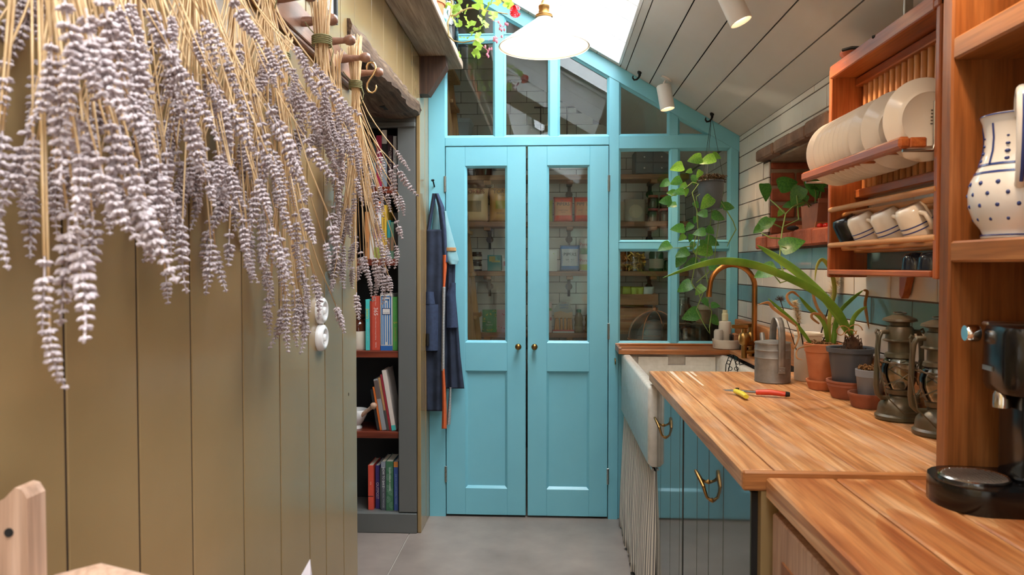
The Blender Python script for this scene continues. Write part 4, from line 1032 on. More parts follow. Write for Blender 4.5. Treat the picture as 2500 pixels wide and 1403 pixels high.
# step ladder and plastic tub by the left upper pane
t = thing('step_ladder', 'folding wooden step ladder standing in the pantry', 'ladder', (-.665, 4.75, 0), math.pi/2)
for s in (-1, 1):
    MB()._add([(-.2+(.4 if s > 0 else 0), -.0, 0)], []).v
    x = -.17+.34*(s > 0)
    MB().prism([(-.30, 0), (-.255, 0), (.03, 2.62), (-.015, 2.62)], 'x', x-.012, x+.012).build('front_rail', MT['ladder'], t)
    MB().prism([(.30, 0), (.265, 0), (.0, 2.58), (.035, 2.58)], 'x', x-.010, x+.010).build('rear_rail', MT['ladder'], t)
for k in range(9):
    zz = .28+.27*k; yy = -.277+.285*zz/2.62
    MB().box(-.165, .165, yy-.045, yy+.05, zz-.012, zz+.012, .003).build('tread', MT['ladder'], t)
MB().box(-.19, .19, -.06, .06, 2.62, 2.645, .004).build('top_plate', MT['ladder'], t)
t = thing('upper_shelf', 'short high pantry shelf carrying the plastic tub', 'shelf', (-.75, 5.30, 2.25)); MB().box(-.24, .30, -.12, .39, 0, .03, .003).build('board', MT['pantryshelf'], t)
MB().prism([(.385, 0), (.385, -.14), (.36, -.14), (.1, 0)], 'x', -.01, .01).build('bracket', MT['iron'], t)
t = thing('plastic_tub', 'clear plastic storage tub with a pale lid in the pantry', 'tub', (-.70, 5.32, 2.281))
MB().prism([(-.11, 0), (.11, 0), (.125, .15), (-.125, .15)], 'y', -.1, .1).build('tub_body', mat('cloudy_plastic', 'a8aaac', .3), t); MB().box(-.135, .135, -.11, .11, .15, .178, .01).build('lid', mat('pale_plastic_lid', 'c4c8ca', .35), t)
t = thing('utensil_rail', 'iron rail with hanging utensils high on the pantry wall', 'rail', (.02, 5.66, 2.62)); MB().tube([(-.15, 0, 0), (.18, 0, 0)], .006, 8).tube([(-.14, 0, 0), (-.14, .04, .01)], .005, 6).tube([(.17, 0, 0), (.17, .04, .01)], .005, 6).build('rail', MT['iron'], t)
for x in (-.10, -.04, .03, .10): MB().tube([(x, -.005, .008), (x, -.01, -.05), (x, -.01, -.36)], .005, 6).ball((x, -.012, -.38), .022, 8, 6, (1, .4, 1.3)).build('utensil', MT['iron'], t)
# right-hand pane contents
t = thing('spice_drawers', 'small grey drawer chest with white knobs on the topmost pantry shelf', 'drawers', (.74, 5.53, PS[0]))
MB().box(-.13, .13, -.09, .1, 0, .17, .003).build('carcass', flat('4c5458', .5), t)
for i in range(2):
    for k in range(2):
        d = MB().box(-.123+.125*i, -.002+.125*i, -.097, -.09, .008+.08*k, .082+.08*k, .002).build('drawer', flat('545c60', .5), t)
        MB().ball((-.0625+.125*i, -.104, .045+.08*k), .007, 8, 6).build('knob', MT['porc'], d)
z = PS[1]
t = thing('flour_bag', 'clear bag of flour with a round printed label on the second pantry shelf', 'bag', (.618, 5.49, z))
def fb(u, v, s): return Vector(((u-.5)*.165, s*.045*(1-abs(2*u-1)**3)**.5*(1-.75*v**3), v*.165))
m = MB(); m.grid(lambda u, v: fb(u, v, -1), 10, 10); m.grid(lambda u, v: fb(u, v, 1), 10, 10); m.build('bag_film', mat('flour_film', 'b8a894', .3), t, 180)
MB().lathe([(.0, 0), (.05, 0), (.05, .001), (0, .001)], 24, (0, -.047, .075), Matrix.Rotation(math.pi/2, 3, 'X'), cap=False).build('label', flat('cdb89c', .6), t)

t = thing('flour_bag', 'plain cream paper bag beside the clear flour bag', 'bag', (.50, 5.50, z)); MB().box(-.045, .045, -.03, .03, 0, .15, .012).build('bag_body', flat('b8a48c', .7), t)
def glassjar(x, y, z, label, lidc='a84848'):
    t = thing('glass_jar', label, 'jar', (x, y, z), 0, 'glass jars in the pantry')
    MB().lathe([(0, .002), (.034, .002), (.038, .01), (.038, .07), (.032, .08), (.034, .08), (.040, .07), (.040, .008), (.036, 0), (0, 0)], 20, cap=False).build('jar_body', MT['glass'], t, 60)
    MB().lathe([(.0, .096), (.036, .096), (.037, .094), (.037, .08), (0, .08)], 20, cap=False).build('lid', flat(lidc, .4), t, 40)
    MB().lathe([(0, .004), (.035, .004), (.036, .05), (0, .052)], 16, cap=False).build('contents', flat('8a7a66', .8), t)
for i, (x, zz, lb) in enumerate(((.748, 0, 'empty-looking jar with a red lid, lower left of the stack by the mullion'), (.832, 0, 'jar with a red lid, lower right of the stack by the mullion'), (.748, .097, 'jar with a red lid, upper left of the stack by the mullion'), (.832, .097, 'jar with a red lid, upper right of the stack by the mullion'))): glassjar(x, 5.47, z+zz, lb)
z = PS[2]
def pasta(label, x0, x1, col, col2, h=.15):
    t = thing('pasta_bag', label, 'pasta', ((x0+x1)/2, 5.48, z)); w = x1-x0; rnd = random.Random(int(x0*1000)); m = MB()
    for i in range(110):
        p = Vector((rnd.uniform(-.45, .45)*w, rnd.uniform(-.035, .035), rnd.uniform(.012, h-.02))); a = Vector((rnd.uniform(-1, 1), rnd.uniform(-.5, .5), rnd.uniform(-1, 1))).normalized()*.016
        m.tube([p-a, p+a], .0055, 5)
    m.build('pasta_pieces', [flat(col, .6)], t, 60, kind='stuff')
    def S(u, v, s): return Vector(((u-.5)*w*1.05, s*(.048*(1-abs(2*u-1)**3)**.5*(1-.8*v**4)), v*h))
    q = MB(); q.grid(lambda u, v: S(u, v, -1), 8, 8); q.grid(lambda u, v: S(u, v, 1), 8, 8); q.build('bag_film', MT['glasst'], t, 180)
pasta('bag of orange pasta shapes on the third pantry shelf', .47, .555, 'e8944c', '')
pasta('bag of golden penne pasta on the third pantry shelf', .565, .69, 'e8b450', '')
t = thing('storage_jar', 'green tinted storage jar with a patterned label on the third pantry shelf', 'jar', (.775, 5.49, z)); MB().lathe([(0, 0), (.05, 0), (.053, .01), (.053, .13), (.045, .145), (.045, .16), (0, .162)], 22, cap=False).build('jar_body', flat('3c5440', .15), t, 40)
MB().lathe([(.0532, .02), (.0536, .02), (.0536, .09), (.0532, .09)], 20, cap=False, a0=math.pi*1.05, a1=math.pi*1.95).build('label', flat('b0a48c', .6), t)
glassjar(.87, 5.47, z, 'short jar with a brown lid on the third pantry shelf', '6a4030')
# worktop inside the pantry with crate, food dome, cloche, jars
t = thing('pantry_counter', 'dark pantry counter below the shelves behind the glass', 'counter', (.70, 4.70, 0))
MB().box(-.32, .31, -.52, .69, .905, .945, .003).build('counter_top', flat('3c3430', .5), t); MB().box(-.31, .30, -.5, .68, 0, .905).build('cabinet', flat('4a443e', .6), t)
t = thing('wooden_crate', 'slatted wooden crate holding crisp packets on the pantry counter', 'crate', (.57, 5.22, .945))
for k in range(3):
    for yy in (-.13, .12): MB().box(-.165, .165, yy, yy+.012, .01+.095*k, .085+.095*k, .002).build('slat', MT['crate'], t)
    for xx in (-.165, .153): MB().box(xx, xx+.012, -.118, .12, .01+.095*k, .085+.095*k, .002).build('slat', MT['crate'], t)
for xx in (-.15, .13):
    for yy in (-.116, .10): MB().box(xx, xx+.02, yy, yy+.02, 0, .28, .002).build('corner_post', MT['crate'], t)
MB().box(-.16, .16, -.12, .12, 0, .01).build('base', MT['crate'], t)
for i, (x, cc, rz, lb) in enumerate(((.455, '8a8a3c', .3, 'olive packet lying at the left end of the crate'), (.53, 'a8a838', -.2, 'yellow-green packet standing in the crate'), (.60, 'b4b84c', .25, 'pale lime packet leaning in the crate'), (.67, 'c8c8c0', -.1, 'silver packet at the right end of the crate'))):
    bag('snack_packet', lb, x-.05, x+.05, 1.13, .14, cc, yc=5.17+.03*(i % 2), th=.02, rz=rz, panel=(.2, .8, .2, .6, 'd8d8c0'))
t = thing('mesh_food_cover', 'domed mesh food cover with orange ribs on the pantry counter', 'food cover', (.650, 4.66, .945)); R = .165
MB().lathe([(R*math.cos(a), .02+R*1.02*math.sin(a)) for a in [i*math.pi/2/10 for i in range(11)]], 28, cap=False).build('mesh', pane_mat('gauze', 'b0a49c', 3.0, .5), t, 180)
rb = MB()
for k in range(8):
    a = k*math.pi/4+.2; rb.tube([(R*math.cos(e)*math.cos(a), R*math.cos(e)*math.sin(a), .02+R*1.02*math.sin(e)) for e in [i*math.pi/2/8 for i in range(9)]], .0028, 5)
rb.tube([(R*math.cos(a), R*math.sin(a), .012) for a in [i*2*math.pi/28 for i in range(29)]], .005, 6); rb.build('ribs', flat('b06a44', .5), t, 60); MB().ball((0, 0, .02+R*1.06), .014).build('knob', flat('b06a44', .5), t)
t = thing('glass_cloche', 'clear glass cake cloche on a wooden board behind the glass', 'cloche', (.785, 4.345, .945))
MB().lathe([(.0, 0), (.155, 0), (.155, .014), (0, .014)], 32, cap=False).build('board', MT['crate'], t, 40)
MB().lathe([(.140, .014), (.142, .11), (.135, .128), (.118, .135), (.0, .138), (.0, .135), (.117, .132), (.131, .125), (.138, .11), (.136, .014)], 32, cap=False).build('dome', MT['glass'], t, 60)
MB().lathe([(0, .138), (.008, .14), (.008, .148), (.018, .158), (.016, .17), (0, .176)], 16, cap=False).build('knob', MT['glass'], t, 60)
t = thing('preserving_jar', 'tall clip-top glass jar behind the cloche', 'jar', (.87, 4.92, .945)); MB().lathe([(0, .002), (.05, .002), (.055, .01), (.055, .20), (.042, .225), (.042, .245), (.045, .245), (.045, .222), (.058, .2), (.058, .008), (.052, 0), (0, 0)], 24, cap=False).build('jar_body', MT['glass'], t, 60)
MB().lathe([(0, .246), (.046, .246), (.046, .262), (0, .268)], 22, cap=False).build('lid', MT['glass'], t, 60)
t = thing('lidded_canister', 'brown jar with a pale cork lid behind the hanging plant', 'jar', (.945, 4.60, .945)); MB().lathe([(0, 0), (.05, 0), (.052, .01), (.05, .19), (.04, .2)], 24, cap=False).build('jar_body', flat('9a7458', .5), t, 40); MB().lathe([(0, .228), (.044, .228), (.045, .2), (0, .2)], 22, cap=False).build('lid', flat('c8b49c', .6), t, 40)
t = thing('paper_sheet', 'white paper sheet lying on the pantry counter behind the glass', 'paper', (.52, 4.235, .9455)); MB().prism([(-.13, -.045), (.13, -.045), (.15, .05), (.0, .10), (-.12, -.01)], 'z', 0, .0015).build('sheet', MT['paper'], t)
# ================================================================== RIGHT SIDE: CABINETS, SINK, WORKTOPS
WT = 1.0; WF = .385; WY0_, WY1_ = 1.502, 2.91
# long boarded worktop / draining board
wk = thing('worktop', 'long worn pine worktop with draining grooves beside the sink', 'worktop', (.7, 2.2, WT-.04))
ex = [WF, .452, .507, .560, .617, .672, .726, .783, .838, .892, .948, 1.004]
for a, b in zip(ex, ex[1:]):
    MB().box(a+.0006-.7, b-.0006-.7, WY0_-2.2, WY1_-2.2, 0, .04, .0016 if a != WF else .004).build('plank', MT['pine'], wk)
for (x, y0, y1) in ((.468, 2.62, 2.90), (.525, 2.56, 2.895), (.545, 2.78, 2.90)):      # dried white water streaks
    MB()._add([(x-.7-.004, y0-2.2, .0402), (x-.7+.003, y0-2.2, .0402), (x-.7+.008, y1-2.2, .0402), (x-.7-.006, y1-2.2, .0402), (x-.7, y0-2.2+.01, .0408), (x-.7+.001, y1-2.2-.01, .0412)], [(0, 1, 4), (1, 2, 5, 4), (2, 3, 5), (3, 0, 4, 5)]).build('limescale_streak', MT['ridge'], wk)
MB().box(WF-.7, 1.004-.7, WY0_-.014-2.2, WY0_-.0005-2.2, 0, .0402, .004).build('end_cap', MT['pinex'], wk)
# near lower worktop
wk2 = thing('lower_worktop', 'knotty pine worktop in front of the hutch, set slightly lower', 'worktop', (.72, .4, WT-.053))
ex = [.428, .565, .70, .86, 1.015]
for a, b in zip(ex, ex[1:]): MB().box(a+.0016-.72, b-.0016-.72, -2.0-.4, 1.487-.4, 0, .042, .003 if a > .43 else .004).build('plank', MT['pine2'], wk2)
# wooden upstand along the wall, strip beside sink, ledge at the back
tag(MB().box(.988, 1.020, 1.52, 4.02, WT+.001, 1.128, .004).build('upstand_board', MT['upst']), 'wooden upstand board along the tiled wall behind the worktop', 'upstand')
tag(MB().box(.925, .986, 2.915, 3.865, .957, .978, .003).build('sink_side_strip', MT['upst']), 'narrow worn wooden strip between the sink and the upstand', 'wood strip')
lg = thing('sink_ledge', 'wet brown wooden ledge across the back of the sink below the glazing', 'ledge', (.68, 3.99, .95))
MB().box(-.325, .305, -.115, .105, 0, .025, .003).build('ledge_board', MT['ledge'], lg)
MB().box(-.325, .305, .09, .106, .025, .037, .003).build('back_lip', MT['ledge'], lg); MB().box(-.325, -.309, -.115, .09, .025, .035, .003).build('end_lip', MT['ledge'], lg)
# butler sink
SX0, SX1, SY0, SY1, SZ0, SZ1 = .376, .925, 2.85, 3.97, .632, .948
sk = thing('butler_sink', 'large cream fireclay butler sink with a notched overflow', 'sink', ((SX0+SX1)/2, (SY0+SY1)/2, SZ0))
def rrect(x0, x1, y0, y1, r, n=5):
    pts = []
    for cx, cy, a0 in ((x1-r, y1-r, 0), (x0+r, y1-r, 90), (x0+r, y0+r, 180), (x1-r, y0+r, 270)):
        for i in range(n+1):
            a = math.radians(a0+90*i/n); pts.append((cx+r*math.cos(a), cy+r*math.sin(a)))
    return pts
def loft(mb, rings):
    n = len(rings[0]); vs = [v for r in rings for v in r]; fs = []
    for i in range(len(rings)-1):
        for j in range(n): fs.append((i*n+j, i*n+(j+1) % n, (i+1)*n+(j+1) % n, (i+1)*n+j))
    fs.append(tuple(range(n))); fs.append(tuple(range((len(rings)-1)*n, len(rings)*n)))
    mb._add(vs, fs); return mb
w2, d2, h_ = (SX1-SX0)/2, (SY1-SY0)/2, SZ1-SZ0; wt_ = .045
R_ = []
for (ins, z, r) in ((.012, 0, .02), (0, .014, .028), (0, h_-.014, .028), (.004, h_-.004, .026), (.014, h_, .02), (wt_-.010, h_, .03), (wt_-.002, h_-.006, .04), (wt_, h_-.02, .045), (wt_+.012, .06, .06), (wt_+.05, .045, .06)):
    R_.append([(x, y, z) for x, y in rrect(-w2+ins, w2-ins, -d2+ins, d2-ins, r)])
loft(MB(), R_).build('basin', MT['sink'], sk, 50)
cx_ = .66-(SX0+SX1)/2; yb_ = d2-wt_
nt_ = MB()                                           # notched weir overflow on the far inside face
for a, b in ((-.20, -.045), (.045, .20)):
    nt_.prism([(a+cx_, h_-.095), (b+cx_, h_-.095), (b+cx_, h_-.012), (a+cx_, h_-.012)], 'y', yb_-.030, yb_+.01)
nt_.prism([(-.2+cx_, h_-.10), (.2+cx_, h_-.10), (.2+cx_, h_-.055), (-.2+cx_, h_-.055)], 'y', yb_-.032, yb_+.01)
nt_.build('overflow_weir', MT['sink'], sk)
MB().lathe([(0, 0), (.032, 0), (.034, .004), (.02, .006), (0, .005)], 20, (0, 0, .046), cap=False).build('waste', MT['chrome'], sk)
# wire soap rack in the sink
wr_ = thing('wire_soap_rack', 'black twisted wire rack hooked over the sink edge', 'wire rack', (.84, 3.50, .90))
f = MB(); tw_ = .0022
f.tube([(-.02, 0, 0), (-.018, 0, .05), (-.006, 0, .085), (.015, 0, .095), (.035, 0, .085), (.046, 0, .05), (.05, 0, 0), (-.02, 0, 0)], tw_, 6)
f.tube([(.015, 0, .095), (.0, 0, .05), (-.012, 0, .0)], tw_, 6); f.tube([(.015, 0, .095), (.028, 0, .05), (.04, 0, 0)], tw_, 6)
for cx2, cz2 in ((-.006, .06), (.036, .06), (.002, .03), (.03, .03)):
    f.tube([(cx2+.009*math.cos(a*.7), 0, cz2+.009*math.sin(a*.7)) for a in range(10)], .0018, 5)
f.tube([(-.02, 0, .0), (-.06, 0, .005), (-.11, 0, .002), (-.13, 0, -.006)], tw_, 6); f.tube([(-.02, -.06, .0), (-.08, -.06, .004), (-.13, -.05, -.006), (-.13, 0, -.006)], tw_, 6)
f.tube([(-.02, 0, 0), (-.02, -.06, 0), (.05, -.06, 0), (.05, 0, 0)], tw_, 6)
for k in range(5): f.tube([(-.11+.03*k, 0, .002), (-.11+.03*k, -.058, .002)], .0016, 5)
f.tube([(.05, 0, .05), (.085, 0, .056), (.085, 0, .03)], tw_, 6)
f.build('wire_frame', MT['iron'], wr_, 60)
# sink base: curtain on a rail
ct = thing('sink_curtain', 'grey and cream ticking stripe curtain gathered under the sink', 'curtain', (.386, 3.4, 0))
def cur(u, v):
    y = -.55+1.11*u; fold = .0085*math.sin(u*66+.8*math.sin(v*3)+1.3*math.sin(u*9))*(.35+.65*v)+.004*math.sin(u*23)
    return Vector((fold-.008*v+.012*(1-v)+(.016*(1-u/.02) if u < .02 else 0), y+.006*math.sin(u*90)*v, .615-.60*v+.006*math.sin(u*62)*v))
MB().grid(cur, 260, 14).build('cloth', MT['tick'], ct, 180, solid=.0016)
MB().tube([(.012, -.52, .618), (.012, .56, .618)], .005, 8).build('curtain_wire', MT['steel'], ct)
# base cabinets
cb_ = thing('base_cabinet', 'dark glossy painted base cabinet with tongue and groove doors and brass handles', 'cabinet', (.70, 2.2, 0))
CF = .408
MB().box(CF+.02-.7, .985-.7, WY0_+.012-2.2, 2.845-2.2, 0, WT-.041).build('carcass', MT['dark'], cb_)
def tgdoor(y0, y1, cuts):
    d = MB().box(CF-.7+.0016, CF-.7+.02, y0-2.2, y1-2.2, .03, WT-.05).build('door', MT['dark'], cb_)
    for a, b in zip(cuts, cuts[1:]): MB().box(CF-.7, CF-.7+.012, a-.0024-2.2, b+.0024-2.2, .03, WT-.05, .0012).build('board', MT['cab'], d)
    return d
d1 = tgdoor(2.28, 2.845, [2.845, 2.74, 2.52, 2.34, 2.29]); d2_ = tgdoor(1.515, 2.27, [2.27, 2.063, 1.911, 1.752, 1.515])
def chandle(d, y, z):
    m = MB().tube([(-.040, .052, .020), (-.038, .046, .0185), (-.033, .015, .006), (-.030, -.012, -.004), (-.027, -.032, -.014)], [.003, .0065, .0085, .0075, .0065], 10, flat=.75)
    m.tube([(-.028, -.026, -.010), (-.024, -.034, -.028), (-.018, -.036, -.046), (-.006, -.036, -.056), (0, -.036, -.056)], [.006, .0055, .005, .006, .010], 8)
    m.tube([(-.033, .018, .006), (-.022, .020, -.006), (-.010, .022, -.012), (0, .022, -.012)], [.006, .005, .005, .009], 8)
    o = m.build('handle', MT['brass'], d, 70, label='curved aged brass pull handle'); o.location = (CF-.7, y-2.2, z); o.scale = (.75, .8, .75)
    return o
chandle(d1, 2.66, .845); chandle(d2_, 1.90, .862)
MB().box(CF-.7, CF-.7+.02, 2.848-2.2, 2.99-2.2, .03, .625, .002).build('filler_panel', MT['cab'], cb_)
for s in (1,):
    MB().box(CF+.014-.7, .985-.7, WY0_-.010-2.2, WY0_+.012-2.2, 0, WT-.041).build('end_panel', MT['olive'], cb_)
lc = thing('front_cabinet', 'pale pine base cabinet under the lower worktop', 'cabinet', (.73, .4, 0))
MB().box(.455-.73, 1.0-.73, -1.99-.4, 1.486-.4, 0, WT-.054).build('carcass', MT['hutchy'], lc)
yy = 1.485
for k in range(5):
    y1 = yy-.02; y0 = yy-.46
    d = MB().box(.437-.73, .455-.73, y0-.4, y1-.4, .08, .925, .003).build('door', MT['chair'], lc)
    MB().box(.433-.73, .437-.73, y0+.07-.4, y1-.07-.4, .15, .855).build('panel', MT['hutch'], d)
    MB().tube([(.437-.73, y1-.03-.4, .80), (.428-.73, y1-.03-.4, .80), (.428-.73, y1-.03-.4, .70), (.437-.73, y1-.03-.4, .70)], .005, 8).build('handle', MT['iron'], d)
    yy -= .47
# small hook on the blue post by the sink
hk = thing('cup_hook', 'small brass cup hook screwed to the turquoise post by the sink', 'hook', (.355, YE-.001, .90)); MB().tube([(0, 0, 0), (0, -.02, 0), (0, -.034, -.012), (0, -.03, -.026), (0, -.018, -.028)], .0035, 8).build('hook_wire', MT['brass'], hk, 60)
# ------------------------------------------------------------------ tap
tp = thing('bridge_tap', 'aged copper swan-neck tap with brass levers over the sink', 'tap', (.965, 3.55, .978))
r = .105; cz = .335
pts = [(0, 0, .06)]+[(0, 0, .06+.275*i/4) for i in range(1, 5)]+[(-r+r*math.cos(a), 0, cz+r*math.sin(a)) for a in [i*math.pi/14 for i in range(1, 15)]]+[(-2*r-.004, 0, cz-.03)]
MB().tube(pts, .0125, 14).build('spout', MT['copper'], tp, 60, label='curved copper spout')
MB().tube([(-2*r-.003, 0, cz-.022), (-2*r-.005, 0, cz-.048)], .0145, 14).build('nozzle', MT['copper'], tp, 60)
for dx, dy in ((-.055, -.03), (.0, .05)):
    b = MB().tube([(dx, dy, 0), (dx, dy, .06)], .013, 10).lathe([(.013, .06), (.024, .068), (.027, .09), (.024, .112), (.013, .12), (.013, .14), (0, .14)], 16, (dx, dy, 0), cap=False)
    b.build('valve', MT['brass'], tp, 50); MB().box(dx-.06, dx+.018, dy-.009, dy+.009, .14, .158, .003).build('lever', MT['brass'], tp)
MB().tube([(-.055, -.03, .065), (0, 0, .07), (0, .05, .065)], .012, 10).build('bridge', MT['brass'], tp, 60)
for dx, dy in ((-.055, -.03), (0, .05)): MB().tube([(dx, dy, .03), (.015, dy, .03), (.024, dy, .03)], .010, 10).build('wall_union', MT['brass'], tp, 60)
# dish with soap bottles and nail brush on the ledge
ds = thing('soap_dish', 'round white enamel dish on the sink ledge holding soap and a brush', 'dish', (.932, 3.955, .975)); MB().lathe([(0, 0), (.066, 0), (.072, .004), (.074, .04), (.076, .046), (.0745, .05), (.070, .048), (.069, .01), (0, .007)], 36, cap=False).build('bowl', MT['stone'], ds, 50)
b1 = thing('soap_bottle', 'tall white soap bottle with a pump cap in the dish', 'bottle', (.925, 3.97, .983)); MB().lathe([(0, 0), (.031, 0), (.033, .003), (.033, .125), (.030, .134), (.014, .138), (.014, .14), (0, .14)], 28, cap=False).build('bottle_body', MT['stone'], b1, 50)
MB().lathe([(0, .14), (.017, .14), (.017, .175), (.013, .178), (.013, .196), (0, .197)], 20, cap=False).build('pump_cap', flat('d8d0a8', .4), b1, 40)
b2 = thing('small_bottle', 'shorter white label bottle beside the tall soap bottle', 'bottle', (.885, 3.94, .983)); MB().lathe([(0, 0), (.022, 0), (.024, .003), (.024, .085), (.018, .094), (0, .095)], 24, cap=False).build('bottle_body', flat('c8c0b4', .35), b2, 50)
nb = thing('nail_brush', 'wooden nail brush with dark bristles standing in the dish', 'brush', (.970, 3.935, .983)); MB().box(-.012, .012, -.03, .03, 0, .075, .006).build('handle', MT['crate'], nb)
f = MB()
for i in range(7):
    for k in range(10): f.tube([(-.012, -.024+.008*i, .008+.0065*k), (-.030, -.024+.008*i, .008+.0065*k)], .0016, 4)
f.build('bristles', flat('2c2420', .8), nb)
f = MB()
for i in range(7):
    for k in range(10): f.tube([(.012, -.024+.008*i, .008+.0065*k), (.024, -.024+.008*i, .008+.0065*k)], .0016, 4)
f.build('bristles', flat('8a7460', .8), nb)
# ------------------------------------------------------------------ worktop things
wc = thing('watering_can', 'small round galvanised watering can with an arched handle on the worktop', 'watering can', (.788, 2.66, WT+.001))
MB().lathe([(0, 0), (.060, 0), (.062, .003), (.061, .006), (.061, .085), (.0625, .087), (.061, .090), (.061, .112), (.0625, .114), (.061, .117), (.0605, .135), (.0625, .137), (.062, .141), (.056, .142), (.02, .148), (0, .149)], 40, cap=False).build('body', MT['zinc'], wc, 30)
hp = [(.012, -.064, .04), (.012, -.066, .12), (.012, -.064, .165), (.012, -.056, .195), (.012, -.040, .217), (.012, -.02, .228), (.012, .0, .228), (.012, .02, .215), (.012, .035, .19), (.012, .042, .143)]
def hstrap(u, v):
    k = v*(len(hp)-1); i = min(int(k), len(hp)-2); p = Vector(hp[i]).lerp(Vector(hp[i+1]), k-i); return (p.x+(u-.5)*.024, p.y, p.z)
MB().grid(hstrap, 3, 28).build('handle', MT['zinc'], wc, 180, solid=.0025)
MB().box(.0, .026, -.0665, -.0605, .035, .06, .002).ball((.007, -.067, .046), .003, 6, 4).ball((.019, -.067, .046), .003, 6, 4).build('handle_bracket', MT['zinc'], wc)
MB().tube([(0, .055, .03), (0, .10, .08), (0, .135, .16)], [.016, .012, .009], 12).build('spout', MT['zinc'], wc, 60)
sc = thing('secateurs', 'secateurs with one red and one yellow grip lying on the worktop', 'secateurs', (.64, 2.38, WT+.012))
A0 = at(1765, 950, 2.40); 
sx_ = lambda px, py: Vector(at(px, py, 2.39))
def onwt(px, py, z=WT+.012):
    d = at(px, py, 1.0)-Vector((0, 0, CAM_H)); return Vector((0, 0, CAM_H))+d*((z-CAM_H)/d.z)
o_ = Vector((.64, 2.38, WT+.012))
p = [onwt(1846, 957)-o_, onwt(1918, 962)-o_]
MB().tube([p[0], p[0].lerp(p[1], .5)+Vector((0, 0, .003)), p[1]], [.010, .0115, .009], 10, flat=.8).build('red_grip', flat('cc3a1c', .35), sc, 60, label='red plastic grip')
MB().tube([p[1], p[1]+Vector((.012, -.002, 0))], [.009, .007], 10).build('grip_end', MT['blackm'], sc)
p = [onwt(1796, 954)-o_, onwt(1812, 961)-o_, onwt(1822, 968)-o_]
MB().tube(p, [.009, .0105, .008], 10, flat=.8).build('yellow_grip', flat('dcd040', .35), sc, 60, label='yellow plastic grip')
MB().tube([onwt(1764, 951)-o_, onwt(1785, 952)-o_, onwt(1815, 954)-o_, onwt(1846, 957)-o_], [.0015, .005, .007, .007], 8, flat=.5).tube([onwt(1770, 953)-o_, onwt(1790, 954)-o_, onwt(1800, 955)-o_], [.0015, .004, .006], 8, flat=.5).tube([onwt(1800, 954)-o_+Vector((0, 0, -.004)), onwt(1800, 954)-o_+Vector((0, 0, .010))], .006, 10).build('blades', mat('dark_steel', '4a4844', .4, .9), sc, 50)
# stoneware jar of brushes
sj = thing('utensil_jar', 'tall cream stoneware jar holding feathery brushes behind the plants', 'jar', (.925, 2.70, WT+.001))
MB().lathe([(0, 0), (.045, 0), (.047, .004), (.047, .160), (.050, .163), (.050, .170), (.046, .172), (.042, .168), (.042, .02), (0, .018)], 32, cap=False).build('body', MT['stone'], sj, 40)
def duster(label, tip, base, n=900, rad=.02, ln=.05, seed=3, rm='dd'):
    rnd = random.Random(seed); t = thing('feather_duster', label, 'brush', base); B = Vector(base); d = (Vector(tip)-B)
    MB().tube([(0, 0, 0), d*.5+Vector((0, 0, .01)), d], .0022, 6).build('handle', MT['iron'], t)
    m = MB(); dn = d.normalized()
    for i in range(n):
        u = rnd.random(); c = d*1.0+dn*ln*(u-.5)*1.6
        a = rnd.random()*6.28; e = Vector((math.cos(a), math.sin(a), rnd.uniform(-.6, .9)))
        q = c+e.normalized()*rad*rnd.uniform(.6, 1.15)
        s = e.cross(Vector((0, 0, 1))).normalized()*.0011
        m._add([c-s, c+s, q+s*.3, q-s*.3], [(0, 1, 2, 3)])
    m.build('bristles', leafmat('cream_bristle', 'd8c49c', 'ead8b4', .9, .3) if 'cream_bristle' not in bpy.data.materials else bpy.data.materials['cream_bristle'], t, kind='stuff')
duster('cream feathery bottle brush leaning left out of the stoneware jar', tuple(at(1945, 762, 2.64)), (.920, 2.685, WT+.03))
duster('cream bottle brush standing right of the yellow curled leaf', tuple(at(2040, 695, 2.66)), (.935, 2.70, WT+.03), rad=.028, ln=.055, seed=5)
duster('cream bottle brush low between the two pots', tuple(at(2040, 775, 2.70)), (.935, 2.715, WT+.03), rad=.018, ln=.06, seed=6)
tp_ = thing('dark_teasel', 'small dark dried teasel head standing in the stoneware jar', 'dried flower', (.910, 2.70, WT+.03)); L0 = Vector((.910, 2.70, WT+.03)); e1 = at(1905, 732, 2.66)-L0
m = MB().tube([(0, 0, 0), e1*.6, e1], .0016, 5)
for i in range(40):
    a = random.random()*6.28; b = random.uniform(-.5, 1.2); m.tube([e1, e1+Vector((math.cos(a)*math.cos(b), math.sin(a)*math.cos(b), math.sin(b)))*.018], [.0014, .0004], 4)
m.build('head', flat('3c2a20', .9), tp_)
# potted strap-leaf plants
def ribbon(pts, w, fold=.35):
    P = [Vector(p) for p in pts]; Q = []
    for i in range(len(P)-1):
        p0, p1, p2, p3 = P[max(i-1, 0)], P[i], P[i+1], P[min(i+2, len(P)-1)]
        for k in range(5):
            t = k/5; Q.append(.5*((2*p1)+(p2-p0)*t+(2*p0-5*p1+4*p2-p3)*t*t+(3*p1-p0-3*p2+p3)*t**3))
    Q.append(P[-1]); n = len(Q); m = MB(); vs = []; fs = []
    view = Vector((0, 0, CAM_H))
    side = None
    for i, p in enumerate(Q):
        t = (Q[min(i+1, n-1)]-Q[max(i-1, 0)]).normalized()
        s = t.cross(Vector((.25, 1, .35))).normalized()
        if side is not None and s.dot(side) < 0: s = -s
        side = s; nn = t.cross(s)
        u = i/(n-1); ww = w*min(1, .55+u*2.5)*(1 if u < .6 else max(.04, 1-((u-.6)/.4)**2.2))
        vs += [p-s*ww/2+nn*ww*fold*.5, p-nn*ww*fold*.2, p+s*ww/2+nn*ww*fold*.5]
    for i in range(n-1):
        for k in (0, 1): fs.append((i*3+k, i*3+k+1, i*3+k+4, i*3+k+3))
    return m._add(vs, fs)
